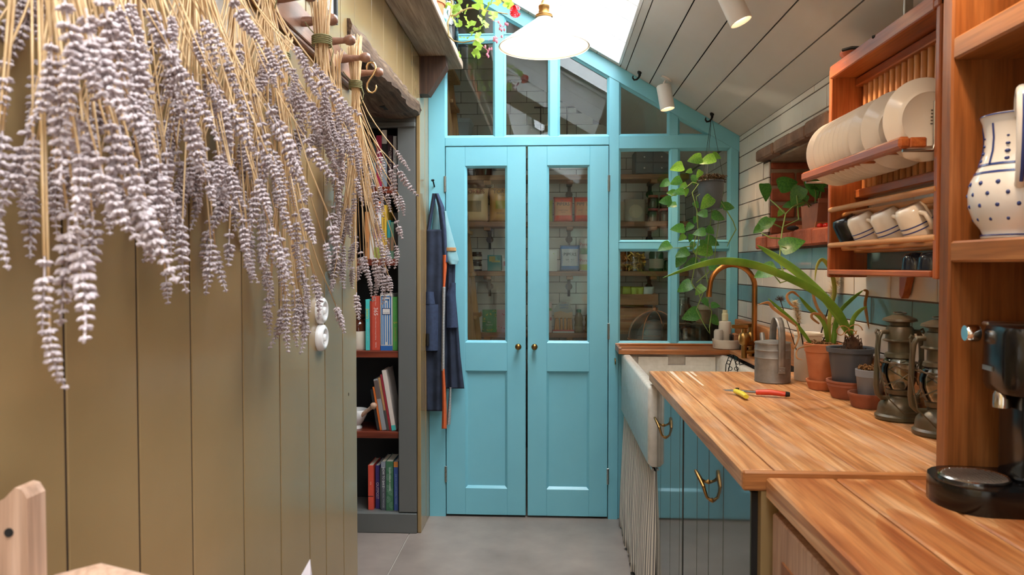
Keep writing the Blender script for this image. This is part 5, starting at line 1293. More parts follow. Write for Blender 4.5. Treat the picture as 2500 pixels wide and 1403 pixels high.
def strap(parent, org, pix, mt, w, Y0, dY=0, name='leaf'):
    n = len(pix); pts = [at(x, y, Y0+dY*i/(n-1))-Vector(org) for i, (x, y) in enumerate(pix)]
    ribbon(pts, w).build(name, MT[mt], parent, 180, solid=.0012)
def mossy(r, z, n=120, seed=1, h=.012):
    rnd = random.Random(seed); m = MB().lathe([(0, z-.004), (r, z-.006)], 20, cap=False)
    for i in range(n):
        a = rnd.random()*6.28; rr = r*math.sqrt(rnd.random())*.93; p = Vector((rr*math.cos(a), rr*math.sin(a), z-.004+rnd.random()*h*.6))
        e = Vector((rnd.uniform(-1, 1), rnd.uniform(-1, 1), rnd.uniform(-.2, .7)))*.012
        m.tube([p, p+e*.6+Vector((0, 0, .004)), p+e], [.0022, .0028, .001], 4)
    return m
S1 = (.906, 2.505)
t = thing('plant_saucer', 'small orange terracotta saucer under the bright terracotta pot', 'saucer', (S1[0], S1[1], WT+.001)); sm_ = [(0, 0), (.78, 0), (.82, .06), (.97, .62), (1.0, .66), (1.0, .78), (.93, .78), (.88, .66), (.76, .16), (0, .14)]
def saucer(t, r, h, mt): MB().lathe([(a*r, b*h/.78) for a, b in sm_], 32, cap=False).build('dish', MT[mt], t, 40)
saucer(t, .052, .032, 'terra')
o1 = (S1[0], S1[1], WT+.008)
pl = thing('strap_leaf_plant', 'strap-leaved plant with yellow curled leaf in a bright terracotta pot', 'plant', o1)
MB().lathe([(0, 0), (.036, 0), (.0375, .003), (.054, .118), (.057, .119), (.060, .145), (.0585, .147), (.053, .147), (.050, .12), (0, .118)], 36, cap=False).build('pot', MT['terra'], pl, 40)
mossy(.052, .142, 150, 1).build('moss', MT['moss'], pl, kind='stuff')
Yp = 2.505
strap(pl, o1, [(2028,842),(2024,790),(2030,745),(2037,715),(2035,685),(2024,651),(2007,633),(1994,650),(1989,687)], 'strapy', .013, Yp, -.02)
strap(pl, o1, [(2021,842),(2010,786),(1975,751),(1950,722)], 'strap', .013, Yp, -.03)
strap(pl, o1, [(1951,724),(1935,712),(1921,722),(1930,742),(1950,752)], 'dryleaf', .008, Yp-.03, -.02, 'dried_tip')
strap(pl, o1, [(1982,842),(1958,808),(1935,782),(1905,755),(1875,728)], 'strap', .012, Yp, -.05)
strap(pl, o1, [(1945,795),(1915,772),(1888,752),(1875,738),(1850,744)], 'dryleaf', .010, Yp-.03, -.03, 'dried_leaf')
strap(pl, o1, [(1945,795),(1950,822),(1938,850),(1930,838)], 'dryleaf', .006, Yp-.04, -.02, 'dried_leaf')
strap(pl, o1, [(1990,842),(1950,850),(1945,872),(1960,878)], 'dryleaf', .005, Yp-.05, -.03, 'dried_leaf')
strap(pl, o1, [(2030,842),(2045,770),(2078,731),(2108,708)], 'strap', .012, Yp, -.06)
strap(pl, o1, [(2108,708),(2117,712),(2112,740),(2116,770),(2122,804)], 'dryleaf', .009, Yp-.06, -.02, 'dried_tip')
strap(pl, o1, [(2018,842),(2020,790),(1996,752),(1985,715),(1990,690)], 'dryleaf', .009, Yp+.01, -.02, 'dried_leaf')
strap(pl, o1, [(2000,790),(1982,775),(1985,765),(2003,768),(2010,780)], 'dryleaf', .008, Yp-.03, -.02, 'dried_leaf')
strap(pl, o1, [(2035,842),(2040,800),(2045,770)], 'strap', .014, Yp-.01, 0)
S2 = (.934, 2.345)
t = thing('plant_saucer', 'pair-rimmed weathered terracotta saucer under the dark grey pot', 'saucer', (S2[0], S2[1], WT+.001)); saucer(t, .068, .045, 'terra2')
t2 = thing('plant_saucer', 'second weathered terracotta saucer nested in the first under the dark grey pot', 'saucer', (S2[0], S2[1], WT+.018)); saucer(t2, .071, .038, 'terra2')
o2 = (S2[0], S2[1], WT+.034)
p2 = thing('bulb_plant', 'long strap-leaved bulb plant in a dark grey plastic pot', 'plant', o2)
MB().lathe([(0, 0), (.048, 0), (.05, .003), (.064, .108), (.070, .110), (.072, .124), (.069, .125), (.062, .122), (.060, .105), (0, .1)], 40, cap=False).build('pot', MT['potgrey'], p2, 40)
mossy(.06, .11, 60, 4).build('soil', MT['soil'], p2, kind='stuff')
bx_, by_ = at(2082, 830, 2.345)-Vector(o2), 0
rnd = random.Random(8); m = MB()
for i in range(60):
    a = rnd.random()*6.28; u = rnd.random(); r_ = .022*(1-.4*u); p_ = Vector((bx_.x+r_*math.cos(a), r_*math.sin(a), .105+.055*u)); m.tube([p_, p_+Vector((math.cos(a)*.008, math.sin(a)*.008, .006)), p_+Vector((math.cos(a)*.010, math.sin(a)*.01, -.008))], [.002, .0024, .0008], 4)
m.ball((bx_.x, 0, .125), .022, 12, 8, (1, 1, 1.5)).build('bulb', mat('brown_bulb', '5a3a24', .9, col2='3a2416', ns=60), p2, 60)
Y2 = 2.345
strap(p2, o2, [(2078,818),(2049,765),(2003,719),(1939,683),(1850,648),(1770,636),(1700,648),(1618,678)], 'strap', .024, Y2, -.18)
strap(p2, o2, [(2070,812),(2021,735),(1957,672),(1900,630),(1848,598)], 'strap', .026, Y2, .05)
strap(p2, o2, [(2078,818),(2081,783),(2095,761),(2117,747)], 'strap', .013, Y2, -.04)
m = MB()
for k, (cx2, cy2, rr) in enumerate(((2062, 808, 12), (2092, 806, 13), (2080, 815, 10))):
    c0 = at(cx2, cy2, Y2-.03)-Vector(o2); s_ = rr*Y2/FPX
    m.tube([c0+Vector((s_*math.cos(a*.6), .004*a, s_*math.sin(a*.6))) for a in range(11)], .0016, 5)
m.build('curled_dry_leaf', MT['dryleaf'], p2)
S3 = (.925, 2.192)
t = thing('plant_saucer', 'deep terracotta saucer beside the lantern', 'saucer', (S3[0], S3[1], WT+.001)); saucer(t, .056, .042, 'terra2')
o3 = (S3[0]+.006, S3[1], WT+.010)
p3 = thing('small_plastic_pot', 'small pale grey plastic pot of dry moss in a terracotta saucer', 'plant pot', o3)
MB().lathe([(0, 0), (.030, 0), (.031, .002), (.039, .078), (.041, .08), (.042, .100), (.040, .101), (.037, .098), (0, .09)], 32, cap=False).build('pot', MT['potgrey2'], p3, 40); mossy(.037, .102, 110, 9).build('moss', MT['moss'], p3, kind='stuff')
# hurricane lanterns
def lantern(label, x, y, rz):
    t = thing('hurricane_lantern', label, 'lantern', (x, y, WT+.001), rz, 'old hurricane lanterns on the worktop'); I = MT['lant']
    MB().lathe([(0, 0), (.060, 0), (.063, .004), (.063, .012), (.057, .018), (.055, .034), (.053, .042), (.047, .050), (.040, .058), (.028, .064), (.026, .070), (0, .070)], 36, cap=False).build('fuel_tank', I, t, 35)
    MB().lathe([(.008, 0), (.016, 0), (.016, .012), (.012, .016), (0, .017)], 16, (.032, -.022, .052), cap=False).build('filler_cap', I, t, 40)
    MB().lathe([(.020, .068), (.032, .074), (.034, .086), (.020, .092), (.012, .108), (0, .11)], 24, cap=False).build('burner', I, t, 40)
    MB().lathe([(.030, .084), (.040, .10), (.047, .125), (.047, .148), (.040, .17), (.034, .178), (.033, .178), (.039, .169), (.0455, .148), (.0455, .125), (.0385, .101), (.029, .084)], 32, cap=False).build('globe', MT['glass'], t, 60, label='clear glass globe')
    MB().lathe([(.033, .176), (.040, .180), (.038, .19), (.030, .194), (.030, .222), (.044, .226), (.045, .228), (.038, .232), (.036, .262), (.032, .268), (.026, .27), (.026, .278), (.046, .284), (.044, .290), (.02, .300), (0, .302)], 36, cap=False).build('chimney', I, t, 35)
    for s in (-1, 1):
        MB().tube([(s*.030, 0, .062), (s*.052, 0, .062), (s*.066, 0, .075), (s*.070, 0, .10), (s*.067, 0, .20), (s*.064, 0, .235), (s*.056, 0, .252), (s*.036, 0, .252)], .0085, 12, flat=.8).build('side_tube', I, t, 60)
        MB().tube([(s*.070, 0, .246), (s*.074, 0, .252), (s*.07, 0, .26), (s*.063, 0, .256)], .003, 6).build('bail_ear', I, t)
    w = MB()
    for s in (-1, 1):
        w.tube([(-s*.050, -.012, .10), (-s*.02, -.046, .125), (s*.02, -.047, .15), (s*.055, -.015, .172)], .0018, 6); w.tube([(-s*.050, .012, .10), (-s*.02, .046, .125), (s*.02, .047, .15), (s*.055, .015, .172)], .0018, 6)
    w.tube([(-.06, 0, .168)]+[(-.05*math.cos(a), -.05*math.sin(a), .165) for a in [i*math.pi/8 for i in range(1, 8)]]+[(.06, 0, .168)], .0018, 6)
    w.build('guard_wire', I, t, 60)
    w = MB().tube([(.018*math.cos(a), .012*math.sin(a), .306+.002*math.sin(a)) for a in [i*2*math.pi/16 for i in range(17)]], .0018, 6); w.build('top_ring', I, t)
    MB().tube([(-.074, -.004, .25), (-.080, -.03, .16), (-.072, -.055, .075), (-.03, -.068, .03), (.03, -.068, .03), (.072, -.055, .075), (.080, -.03, .16), (.074, -.004, .25)], .0019, 6).build('bail', I, t, 60)
    return t
MT['lant'] = mat('rusty_green_enamel', '4a4a38', .4, .2, col2='5a4a36', ns=22, bump=.2, bs=60)
lantern('green-black hurricane lantern standing clear of the hutch post', .932, 2.02, .15).scale = (.93,)*3; lantern('second green-black hurricane lantern half hidden by the hutch post', .942, 1.835, -.1).scale = (.93,)*3
# ------------------------------------------------------------------ plate rack
RX0, RX1, RY0, RY1, RZ0, RZ1 = .900, 1.022, 1.775, 2.46, 1.38, 2.045
rk = thing('plate_rack', 'orange-brown wooden plate rack mounted on the tiled wall', 'plate rack', (.96, 2.12, RZ0)); rx, ry = -.96, -2.12
def rb_(name, x0, x1, y0, y1, z0, z1, mt='rack', b=.003): return MB().box(x0+rx, x1+rx, y0+ry, y1+ry, z0-RZ0, z1-RZ0, b).build(name, MT[mt], rk)
rb_('end_panel', RX0, RX1, RY1-.02, RY1, RZ0-.005, RZ1); rb_('end_panel', RX0, RX1, RY0, RY0+.02, RZ0, RZ1+.01)
rb_('top_board', RX0-.004, RX1, RY0, RY1-.021, RZ1-.030, RZ1-.012, 'racky'); rb_('top_lip', RX0-.006, RX0+.012, RY0+.02, RY1-.02, RZ1-.034, RZ1+.006, 'racky')
rb_('bottom_shelf', RX0-.004, RX1, RY0+.02, RY1-.02, RZ0+.004, RZ0+.020, 'racky'); rb_('back_rail', .975, 1.012, RY0+.02, RY1-.02, 1.628, 1.655, 'racky'); rb_('top_back_rail', .975, 1.012, RY0+.02, RY1-.02, 1.985, 2.012, 'racky')
for k in range(17):
    y = RY1-.05-.0365*k
    if y > RY0+.03: MB().tube([(.998+rx, y+ry, 1.65-RZ0), (.998+rx, y+ry, 1.99-RZ0)], .0095, 10).build('upright_dowel', MT['dowelz'], rk, 60)
for (x, z) in ((.905, 1.592), (.945, 1.575), (.985, 1.566), (.905, 1.478), (.945, 1.468), (.985, 1.460)):
    MB().tube([(x+rx, RY0+.01+ry, z-RZ0), (x+rx, RY1-.012+ry, z-RZ0)], .0085, 12).build('long_dowel', MT['dowel'], rk, 60)
PLY = [2.377, 2.318, 2.272, 2.234, 2.198, 2.162, 2.126, 2.09, 2.052, 1.966, 1.838]
rb_('front_rail', .818, .846, 1.79, 2.475, 1.688, 1.716, 'racky', .006)
tm = MB().box(0, .038, -.011, .011, 0, .024, .003).mesh('rail_tooth', MT['racky'])
ty = sorted([(a+b)/2 for a, b in zip(PLY, PLY[1:])]+[PLY[0]+.045, 1.90, 2.01, 1.80])
for y in ty: link('rail_tooth', tm, rk, (.844+rx, y+ry, 1.690-RZ0))
for y in (1.800, 2.462): MB().tube([(.83+rx, y+ry, 1.684-RZ0), (.90+rx, y+ry, 1.684-RZ0), (.904+rx, y+ry, 1.70-RZ0), (.904+rx, y+ry, 1.80-RZ0)], .004, 8).build('steel_bracket', MT['steel'], rk, 60)
MB().prism([(1.5-.02-1.5+0, 0), (.024, 0), (.024, -.05), (.012, -.062), (0, -.05)], 'x', .0, .02).build('wall_lug', MT['rack'], rk).location = (1.0+rx, 2.15+ry, 0)
plm = MB().lathe([(0, 0), (.062, 0), (.064, -.002), (.066, .002), (.072, .008), (.099, .016), (.101, .018), (.100, .0205), (.070, .013), (.060, .0055), (0, .0045)], 44, cap=False).mesh('plate', MT['plate'], 50)
for i, y in enumerate(PLY):
    lb = 'cream plate in the tight row standing in the plate rack'
    if i == 9: lb = 'cream plate standing in the wider gap of the rack behind the last plate'
    if i == 10: lb = 'cream plate with a printed back stamp, standing last by the hutch'
    t = thing('dinner_plate', lb, 'plate', (.908, y, 1.765), 0, 'cream plates in the plate rack'); t.rotation_euler = (-math.pi/2+.08, 0, .04)
    link('plate_body', plm, t)
    if i == 10:
        for k in range(5): MB().box(.005, .005+.034-.004*k, -.022+.008*k, -.0195+.008*k, -.0026, -.0004).build('back_stamp', flat('5c5650'), t)
# mugs lying on the dowels, tumblers on the bottom shelf
def mug(label, x, y, z, body='mugc', stripe=True):
    t = thing('mug', label, 'mug', (x, y, z), 0, 'mugs upturned on the rack dowels'); t.rotation_euler = (0, math.radians(-28), 0)
    MB().lathe([(.036, 0), (.039, .001), (.0395, .004), (.0405, .03), (.038, .07), (.031, .083), (.0, .084), (0, .079), (.028, .079), (.035, .068), (.0375, .03), (.0365, .004)], 32, cap=False).build('cup', MT[body], t, 60)
    if stripe:
        for zz in (.022, .034): MB().lathe([(.0402, zz), (.0409, zz), (.0409, zz+.003), (.0402, zz+.003)], 32, cap=False).build('stripe', flat('2c3c84', .3), t, 60)
    MB().tube([(.006, -.038, .018), (.004, -.058, .02), (.002, -.066, .038), (.002, -.062, .058), (.004, -.036, .062)], .0065, 10).build('handle', MT[body], t, 60)
    return t
MT['mugc'] = mat('cream_mug_glaze', 'e6dac8', .15); MT['mugd'] = mat('dark_mug_glaze', '14161c', .2)
mug('black mug upturned at the end of the row on the rack dowels', .945, 2.35, 1.488, 'mugd', False)
for y, lb in ((2.235, 'cream mug with two blue stripes next to the black mug'), (2.075, 'cream mug with two blue stripes in the middle of the three'), (1.93, 'cream mug with two blue stripes by the rack end')): mug(lb, .945, y, 1.488)
MT['darkglass'] = mat('dark_blue_glass', '1a2430', .06)
for y, lb in ((1.985, 'dark blue glass tumbler upturned under the middle dowels'), (1.90, 'dark blue glass tumbler upturned by the rack end')):
    t = thing('glass_tumbler', lb, 'tumbler', (.955, y, 1.4005), 0, 'dark tumblers on the rack shelf'); MB().lathe([(.033, 0), (.035, .001), (.033, .03), (.026, .043), (.012, .047), (0, .047), (0, .044), (.024, .04), (.031, .028), (.032, .002)], 26, cap=False).build('glass_body', MT['darkglass'], t, 60)
# things on top of the rack
t = thing('terracotta_bowl', 'glazed terracotta bowl on top of the plate rack', 'bowl', (.965, 2.38, RZ1-.0115)); MB().lathe([(0, 0), (.034, 0), (.036, .004), (.05, .03), (.058, .04), (.060, .046), (.058, .05), (.052, .048), (.03, .012), (0, .01)], 32, cap=False).build('bowl', mat('glazed_terracotta', '8c4a30', .25), t, 50)
t = thing('black_pan', 'flat black pan on top of the plate rack beside the bowl', 'pan', (.96, 2.235, RZ1-.0115)); MB().lathe([(0, 0), (.052, 0), (.056, .022), (.058, .022), (.054, .003), (0, .003)], 32, cap=False).build('pan_body', MT['iron'], t, 50); MB().tube([(-.055, .0, .018), (-.07, .02, .024), (-.085, .05, .026)], .005, 8).build('pan_handle', MT['iron'], t, 50)
t = thing('steel_press', 'steel hand press with an upright flat handle on top of the plate rack', 'kitchen tool', (.96, 2.06, RZ1-.0115)); MB().lathe([(0, 0), (.036, 0), (.038, .01), (.026, .03), (.010, .034), (0, .034)], 28, cap=False).build('base', MT['steel'], t, 50); MB().box(-.012, .012, -.004, .004, .03, .105, .002).build('handle', MT['steel'], t)
MB().tube([(-.036, 0, .008), (-.05, .015, .010), (-.066, .06, .014)], .005, 8).build('lever', MT['iron'], t, 50)
# ------------------------------------------------------------------ hutch with jug, bowl, coffee machine
hu = thing('hutch', 'knotty pine hutch shelves standing on the lower worktop', 'shelving', (.90, 1.2, WT-.0105)); hz = -(WT-.0105)
def hb(name, x0, x1, y0, y1, z0, z1, mt='hutch', b=.004): return MB().box(x0-.9, x1-.9, y0-1.2, y1-1.2, z0+hz, z1+hz, b).build(name, MT[mt], hu)
hb('side_panel', .757, 1.016, 1.447, 1.485, WT-.0105, 2.10); hb('side_panel', .757, 1.016, -.30, -.262, WT-.0105, 2.10); hb('back_panel', 1.002, 1.016, -.262, 1.449, WT-.0105, 2.10, 'hutch', .001)
hb('shelf', .759, 1.002, -.262, 1.449, 1.418, 1.458, 'hutchy'); hb('shelf', .759, 1.002, -.262, 1.449, 1.800, 1.842, 'hutchy'); hb('top_board', .759, 1.002, -.262, 1.449, 2.06, 2.098, 'hutchy')
jg = thing('ceramic_jug', 'white ceramic jug painted with blue bands and dots on the hutch shelf', 'jug', (.830, 1.372, 1.459))
MT['jug'] = mat('jug_glaze', 'dcdad6', .12); blue = flat('2c3c78', .2)
MB().lathe([(0, 0), (.044, 0), (.046, .003), (.043, .008), (.046, .016), (.056, .030), (.0635, .052), (.065, .072), (.061, .094), (.050, .116), (.043, .140), (.042, .165), (.045, .185), (.049, .196), (.046, .198), (.041, .185), (.038, .165), (.039, .14), (.046, .116), (.056, .09), (.06, .07), (.04, .02), (0, .012)], 48, cap=False).build('body', MT['jug'], jg, 60)
f = MB()
for (r1, z1, r2, z2) in ((.0463, .0055, .0447, .0075), (.0503, .1165, .0488, .120), (.0565, .1035, .0552, .107), (.0492, .195, .0488, .197)):
    f.lathe([(r1, z1), (r1+.0006, z1), (r2+.0006, z2), (r2, z2)], 48, cap=False)
for row, (rr, zz) in enumerate(((.0535, .032), (.0612, .053), (.0625, .071), (.0605, .088))):
    for k in range(14):
        a = 2*math.pi*(k+.5*(row % 2))/14; f.ball((rr*math.cos(a), rr*math.sin(a), zz), .0042, 7, 5, (1, 1, 1))
for k in range(6):
    a = 2*math.pi*k/6+.3
    pts = [((r_+.0008)*math.cos(a), (r_+.0008)*math.sin(a), z_) for r_, z_ in ((.050, .119), (.044, .14), (.0423, .16), (.0445, .183))]; f.tube(pts, .0014, 5)
    for j in range(4):
        a2 = a+.5; r_ = .0445-.0012*j; z_ = .125+.012*j; f.ball((r_*math.cos(a2), r_*math.sin(a2), z_), .0052-.0008*j, 7, 5, (1, 1, .7))
f.build('painted_decoration', blue, jg, 60)
an = math.radians(245); hx_, hy_ = math.cos(an), math.sin(an)
hp = [(.043, .19), (.056, .214), (.072, .222), (.085, .212), (.09, .18), (.088, .14), (.08, .105), (.068, .085), (.060, .082)]
MB().tube([(r_*hx_, r_*hy_, z_) for r_, z_ in hp], [.008, .009, .0095, .0095, .0095, .009, .0085, .008, .008], 12).build('handle', MT['jug'], jg, 60)
MB().tube([((r_+.0088)*hx_, (r_+.0088)*hy_, z_) for r_, z_ in hp[2:-1]], .0028, 6).build('handle_stripe', blue, jg, 60)
MB().tube([(-.04*hx_, -.04*hy_, .178), (-.054*hx_, -.054*hy_, .192), (-.064*hx_, -.064*hy_, .203)], [.018, .014, .010], 12).build('spout', MT['jug'], jg, 60)
jg.scale = (1.12,)*3
t = thing('pink_bowl', 'dusky pink rounded bowl on the upper hutch shelf', 'bowl', (.872, 1.19, 1.843)); MB().lathe([(0, 0), (.045, 0), (.05, .003), (.082, .028), (.100, .065), (.104, .09), (.101, .092), (.095, .066), (.07, .025), (0, .012)], 40, cap=False).build('bowl', mat('pink_glaze', 'b07868', .3), t, 60)
cm = thing('coffee_machine', 'black capsule coffee machine with a steel drip grid under the hutch', 'coffee machine', (.84, 1.335, WT-.0105), math.radians(-6))
BK = MT['black']
def ext(name, outline, z0, z1, mt, b=.004):
    R = []
    n = len(outline); cx2 = sum(p[0] for p in outline)/n; cy2 = sum(p[1] for p in outline)/n
    def sc_(k, z): return [(cx2+(x-cx2)*k, cy2+(y-cy2)*k, z) for x, y in outline]
    return loft(MB(), [sc_(1-b*4, z0), sc_(1, z0+b), sc_(1, z1-b), sc_(1-b*4, z1)]).build(name, mt, cm, 40)
base = [(-.165+.0, 0)]
base = [(.15, -.085), (.15, .085), (-.08, .085)]+[(-.095-.065*math.cos(a), .0+.085*math.sin(a)) for a in [math.pi/2-i*math.pi/10 for i in range(0, 11)]]+[(-.08, -.085)]
ext('base', base, 0, .044, BK)
MB().lathe([(0, .041), (.052, .041), (.056, .043), (.057, .048), (.054, .050), (.050, .048), (0, .047)], 40, (-.088, 0, 0), cap=False).build('drip_tray', MT['chrome'], cm, 40)
f = MB()
for i in range(-6, 7):
    l = math.sqrt(max(0, .050**2-(i*.0075)**2)); f.box(-.088+i*.0075-.001, -.088+i*.0075+.001, -l, l, .047, .0495); f.box(-.088-l, -.088+l, i*.0075-.001, i*.0075+.001, .047, .0497)
f.build('drip_grid', MT['steel'], cm)
col = rrect(-.030, .15, -.066, .066, .03); ext('column', col, .040, .20, BK)
head = rrect(-.060, .15, -.066, .066, .035); ext('head', head, .20, .315, BK, .012)
MB().lathe([(0, 0), (.014, 0), (.014, .022), (.010, .03), (0, .03)], 20, (-.045, 0, .172), cap=False).build('coffee_outlet', MT['chrome'], cm, 40)
MB().lathe([(0, 0), (.014, 0), (.016, .003), (.016, .02), (.014, .024), (0, .024)], 24, (-.062, .052, .298), Matrix.Rotation(-math.pi/2, 3, 'Y'), cap=False).build('lever_knob', MT['chrome'], cm, 50); MB().box(-.055, .12, .036, .060, .312, .320, .003).build('lever', MT['steel'], cm)
MB().box(-.0625, -.0595, .0, .035, .235, .243).build('badge', MT['steel'], cm)
MB().lathe([(.038, .045), (.041, .05), (.043, .25), (.040, .26), (0, .262)], 28, (.095, -.112, 0), cap=False).build('water_tank', MT['glass'], cm, 50)
# ------------------------------------------------------------------ pothos plants
def heart():
    m = MB(); L = 16; vs = []; fs = []
    for i in range(L+1):
        t = i/L; w = .52*math.sin(math.pi*min(1, t**.62))**.8*(1-.15*t) if 0 < t < 1 else 0
        y = t*1.0-.12*(1 if i == 0 else 0)*0; droop = -.22*t*t
        back = -.10*math.sin(math.pi*min(1, t*3)) if t < .33 else 0
        for s in (-1, -.5, 0, .5, 1): vs.append((s*w*.78, y+(back*abs(s)), droop+.13*abs(s)*w))
    for i in range(L):
        for k in range(4): fs.append((i*5+k, i*5+k+1, (i+1)*5+k+1, (i+1)*5+k))
    return m._add(vs, fs)
HL = [heart().mesh('leaf', MT['leaf'], 180), heart().mesh('leaf', MT['leafd'], 180)]
def leaf_at(t, org, p, size, ang, which=0, pitch=None, roll=None, rnd=random):
    """ang: direction of the tip in the plane facing the room, degrees, 0 right, -90 down"""
    a = math.radians(ang); d = Vector((math.cos(a), rnd.uniform(-.35, .1), math.sin(a))).normalized()
    nrm = Vector((rnd.uniform(-.5, .5), -1, rnd.uniform(.1, .7))); x = d.cross(nrm).normalized(); nrm = x.cross(d)
    M = Matrix.Identity(4); s = size
    for i in range(3): M[i][0] = x[i]*s; M[i][1] = d[i]*s; M[i][2] = nrm[i]*s
    b = Vector(p)-Vector(org)-d*s*.5
    for i in range(3): M[i][3] = b[i]
    link('leaf', HL[which], t, mtx=M); return b
oh = tuple(at(1735, 470, 3.86))
hp_ = thing('hanging_pothos', 'trailing pothos in a dark hanging pot on wires from the sloping ceiling', 'hanging plant', oh)
MB().lathe([(0, -.085), (.05, -.085), (.054, -.08), (.068, .055), (.070, .06), (.068, .062), (.062, .06), (0, .05)], 32, cap=False).build('pot', mat('charcoal_pot', '5a6064', .6), hp_, 50)
mossy(.078, .058, 420, 21, .05).build('moss', MT['hmoss'], hp_, kind='stuff')
hkp = Vector((.845, 3.965, 2.205))-Vector(oh)
f = MB()
for a in (0, 2.1, 4.2): f.tube([hkp, Vector((.066*math.cos(a), .066*math.sin(a), .06))], .0011, 5)
f.build('hanging_wires', MT['iron'], hp_)
LV = [(1697,388,34,200,0),(1727,390,38,-160,0),(1750,381,24,-10,0),(1653,408,34,205,0),(1682,418,16,200,0),(1707,425,20,-120,0),(1650,443,28,215,1),(1695,439,24,-110,1),(1727,445,24,-75,1),(1657,468,28,190,1),(1675,470,20,-95,0),(1668,453,18,200,0),(1725,495,38,-140,0),(1780,504,28,-15,1),(1755,500,26,-150,1),(1714,521,26,-170,1),(1755,528,34,-20,1),(1698,537,18,-100,1),(1655,557,34,188,1),(1682,554,24,-140,1),(1665,580,20,-130,0),(1707,567,30,-165,1),(1735,563,24,-30,1),(1686,581,20,-100,1),(1740,589,36,-25,1),(1714,594,18,-80,1),(1717,610,46,190,0),(1665,618,34,-150,1),(1660,637,34,-120,1),(1687,645,36,-150,1),(1745,651,28,-10,1),(1720,640,22,-70,1),
      (1622,602,34,195,1),(1622,448,26,205,1),(1625,490,30,190,1),(1640,500,22,-170,1),(1671,700,40,-150,1),(1708,708,30,-140,0),(1724,738,24,-40,1),(1747,745,22,-10,1),(1687,769,44,-150,1),(1747,783,30,-30,1),(1640,470,24,170,1),(1760,470,20,-60,1),(1700,500,18,-60,1),(1690,600,20,-120,1)]
rndl = random.Random(31)
for (x, y, s, a, w) in LV: leaf_at(hp_, oh, at(x, y, 3.84+rndl.uniform(-.07, .05)), s*1.02*3.85/FPX, a+rndl.uniform(-12, 12), w, rnd=rndl)
f = MB(); V_ = [[(1735,455),(1712,440),(1690,470),(1703,520),(1704,560),(1695,590),(1692,612),(1702,628),(1722,640),(1745,650)],
   [(1735,455),(1700,480),(1702,540),(1706,580),(1698,640),(1688,690),(1705,715),(1713,735),(1735,742)],
   [(1735,455),(1750,480),(1765,500),(1790,540),(1797,560),(1780,590),(1775,602)],
   [(1735,455),(1738,520),(1732,560),(1728,600),(1722,660),(1730,700),(1728,745),(1738,760),(1732,800),(1733,815)],
   [(1700,700),(1716,715),(1700,755),(1718,790),(1731,812)], [(1735,455),(1690,445),(1660,470),(1640,478),(1618,490)], [(1690,600),(1660,605),(1640,605)], [(1700,690),(1730,665),(1742,650),(1755,530)]]
for v in V_: f.tube([at(x, y, 3.83+.02*math.sin(i*2.0))-Vector(oh) for i, (x, y) in enumerate(v)], [.0028]*(len(v)-1)+[.0012], 6)
f.build('vines', MT['stem'], hp_, 180)
# niche pot with pothos, saucer, tomatoes
on_ = (1.150, 3.20, 1.605)
t = thing('plant_saucer', 'wide orange terracotta tray on the brick sill of the niche', 'saucer', (1.155, 3.20, NZ0+.002)); MB().prism([(-.11, 0), (.11, 0), (.125, .03), (.115, .03), (.10, .008), (-.10, .008), (-.115, .03), (-.125, .03)], 'x', -.075, .075).build('tray', MT['terra'], t)
np_ = thing('niche_pothos', 'pothos in a weathered terracotta trough standing in the brick niche', 'plant', (1.155, 3.20, NZ0+.011)); on_ = (1.155, 3.20, NZ0+.011)
MB().prism([(-.085, 0), (.085, 0), (.105, .10), (.112, .10), (.112, .118), (.102, .118), (.098, .10), (-.098, .10), (-.102, .118), (-.112, .118), (-.112, .10), (-.105, .10)], 'x', -.06, .06).build('trough', MT['terra2'], np_)
MB().box(-.055, .055, -.095, .095, .09, .105).build('soil', MT['soil'], np_)
for (x, y, s, a, Y, w) in ((1925,448,48,10,3.12,1),(1870,468,40,-75,3.1,1),(1945,478,44,-120,3.1,1),(1925,500,26,190,3.15,1),(1955,490,34,-110,3.15,1),(1862,548,36,200,2.95,1),(1880,540,30,30,2.95,1),(1935,595,54,25,2.9,1),(1850,560,24,210,2.95,1),(1985,446,40,10,3.2,1),(2000,455,34,-30,3.2,1),(1975,445,26,120,3.2,1),(1868,662,50,205,2.85,1),(1905,520,18,-120,3.1,0),(2010,440,30,60,3.22,1),(1990,470,30,-60,3.2,1)):
    leaf_at(np_, on_, at(x, y, Y), s*1.1*Y/FPX, a+rndl.uniform(-8, 8), w, rnd=rndl)
f = MB()
for v in ([(1985,505,3.2),(1965,492,3.12),(1935,505,3.05),(1918,522,3.0),(1910,560,2.95),(1905,600,2.92),(1903,640,2.9),(1912,662,2.88),(1922,685,2.86),(1905,690,2.86),(1890,672,2.85)], [(1918,522,3.0),(1895,500,3.05),(1878,485,3.08)], [(1985,505,3.2),(1945,478,3.1),(1950,536,3.05),(1915,552,3.0)], [(1905,582,2.93),(1880,580,2.93),(1858,568,2.94)], [(1908,555,2.96),(1885,545,2.95),(1870,548,2.95)], [(1990,505,3.2),(1992,470,3.2),(1985,450,3.2)], [(2000,505,3.2),(2003,475,3.2),(2010,450,3.22)], [(1975,505,3.2),(1962,480,3.14)], [(1905,600,2.92),(1920,605,2.9)]):
    f.tube([at(x, y, Y)-Vector(on_) for x, y, Y in v], [.003]*(len(v)-1)+[.0016], 6)
f.build('vines', MT['stem'], np_, 180)
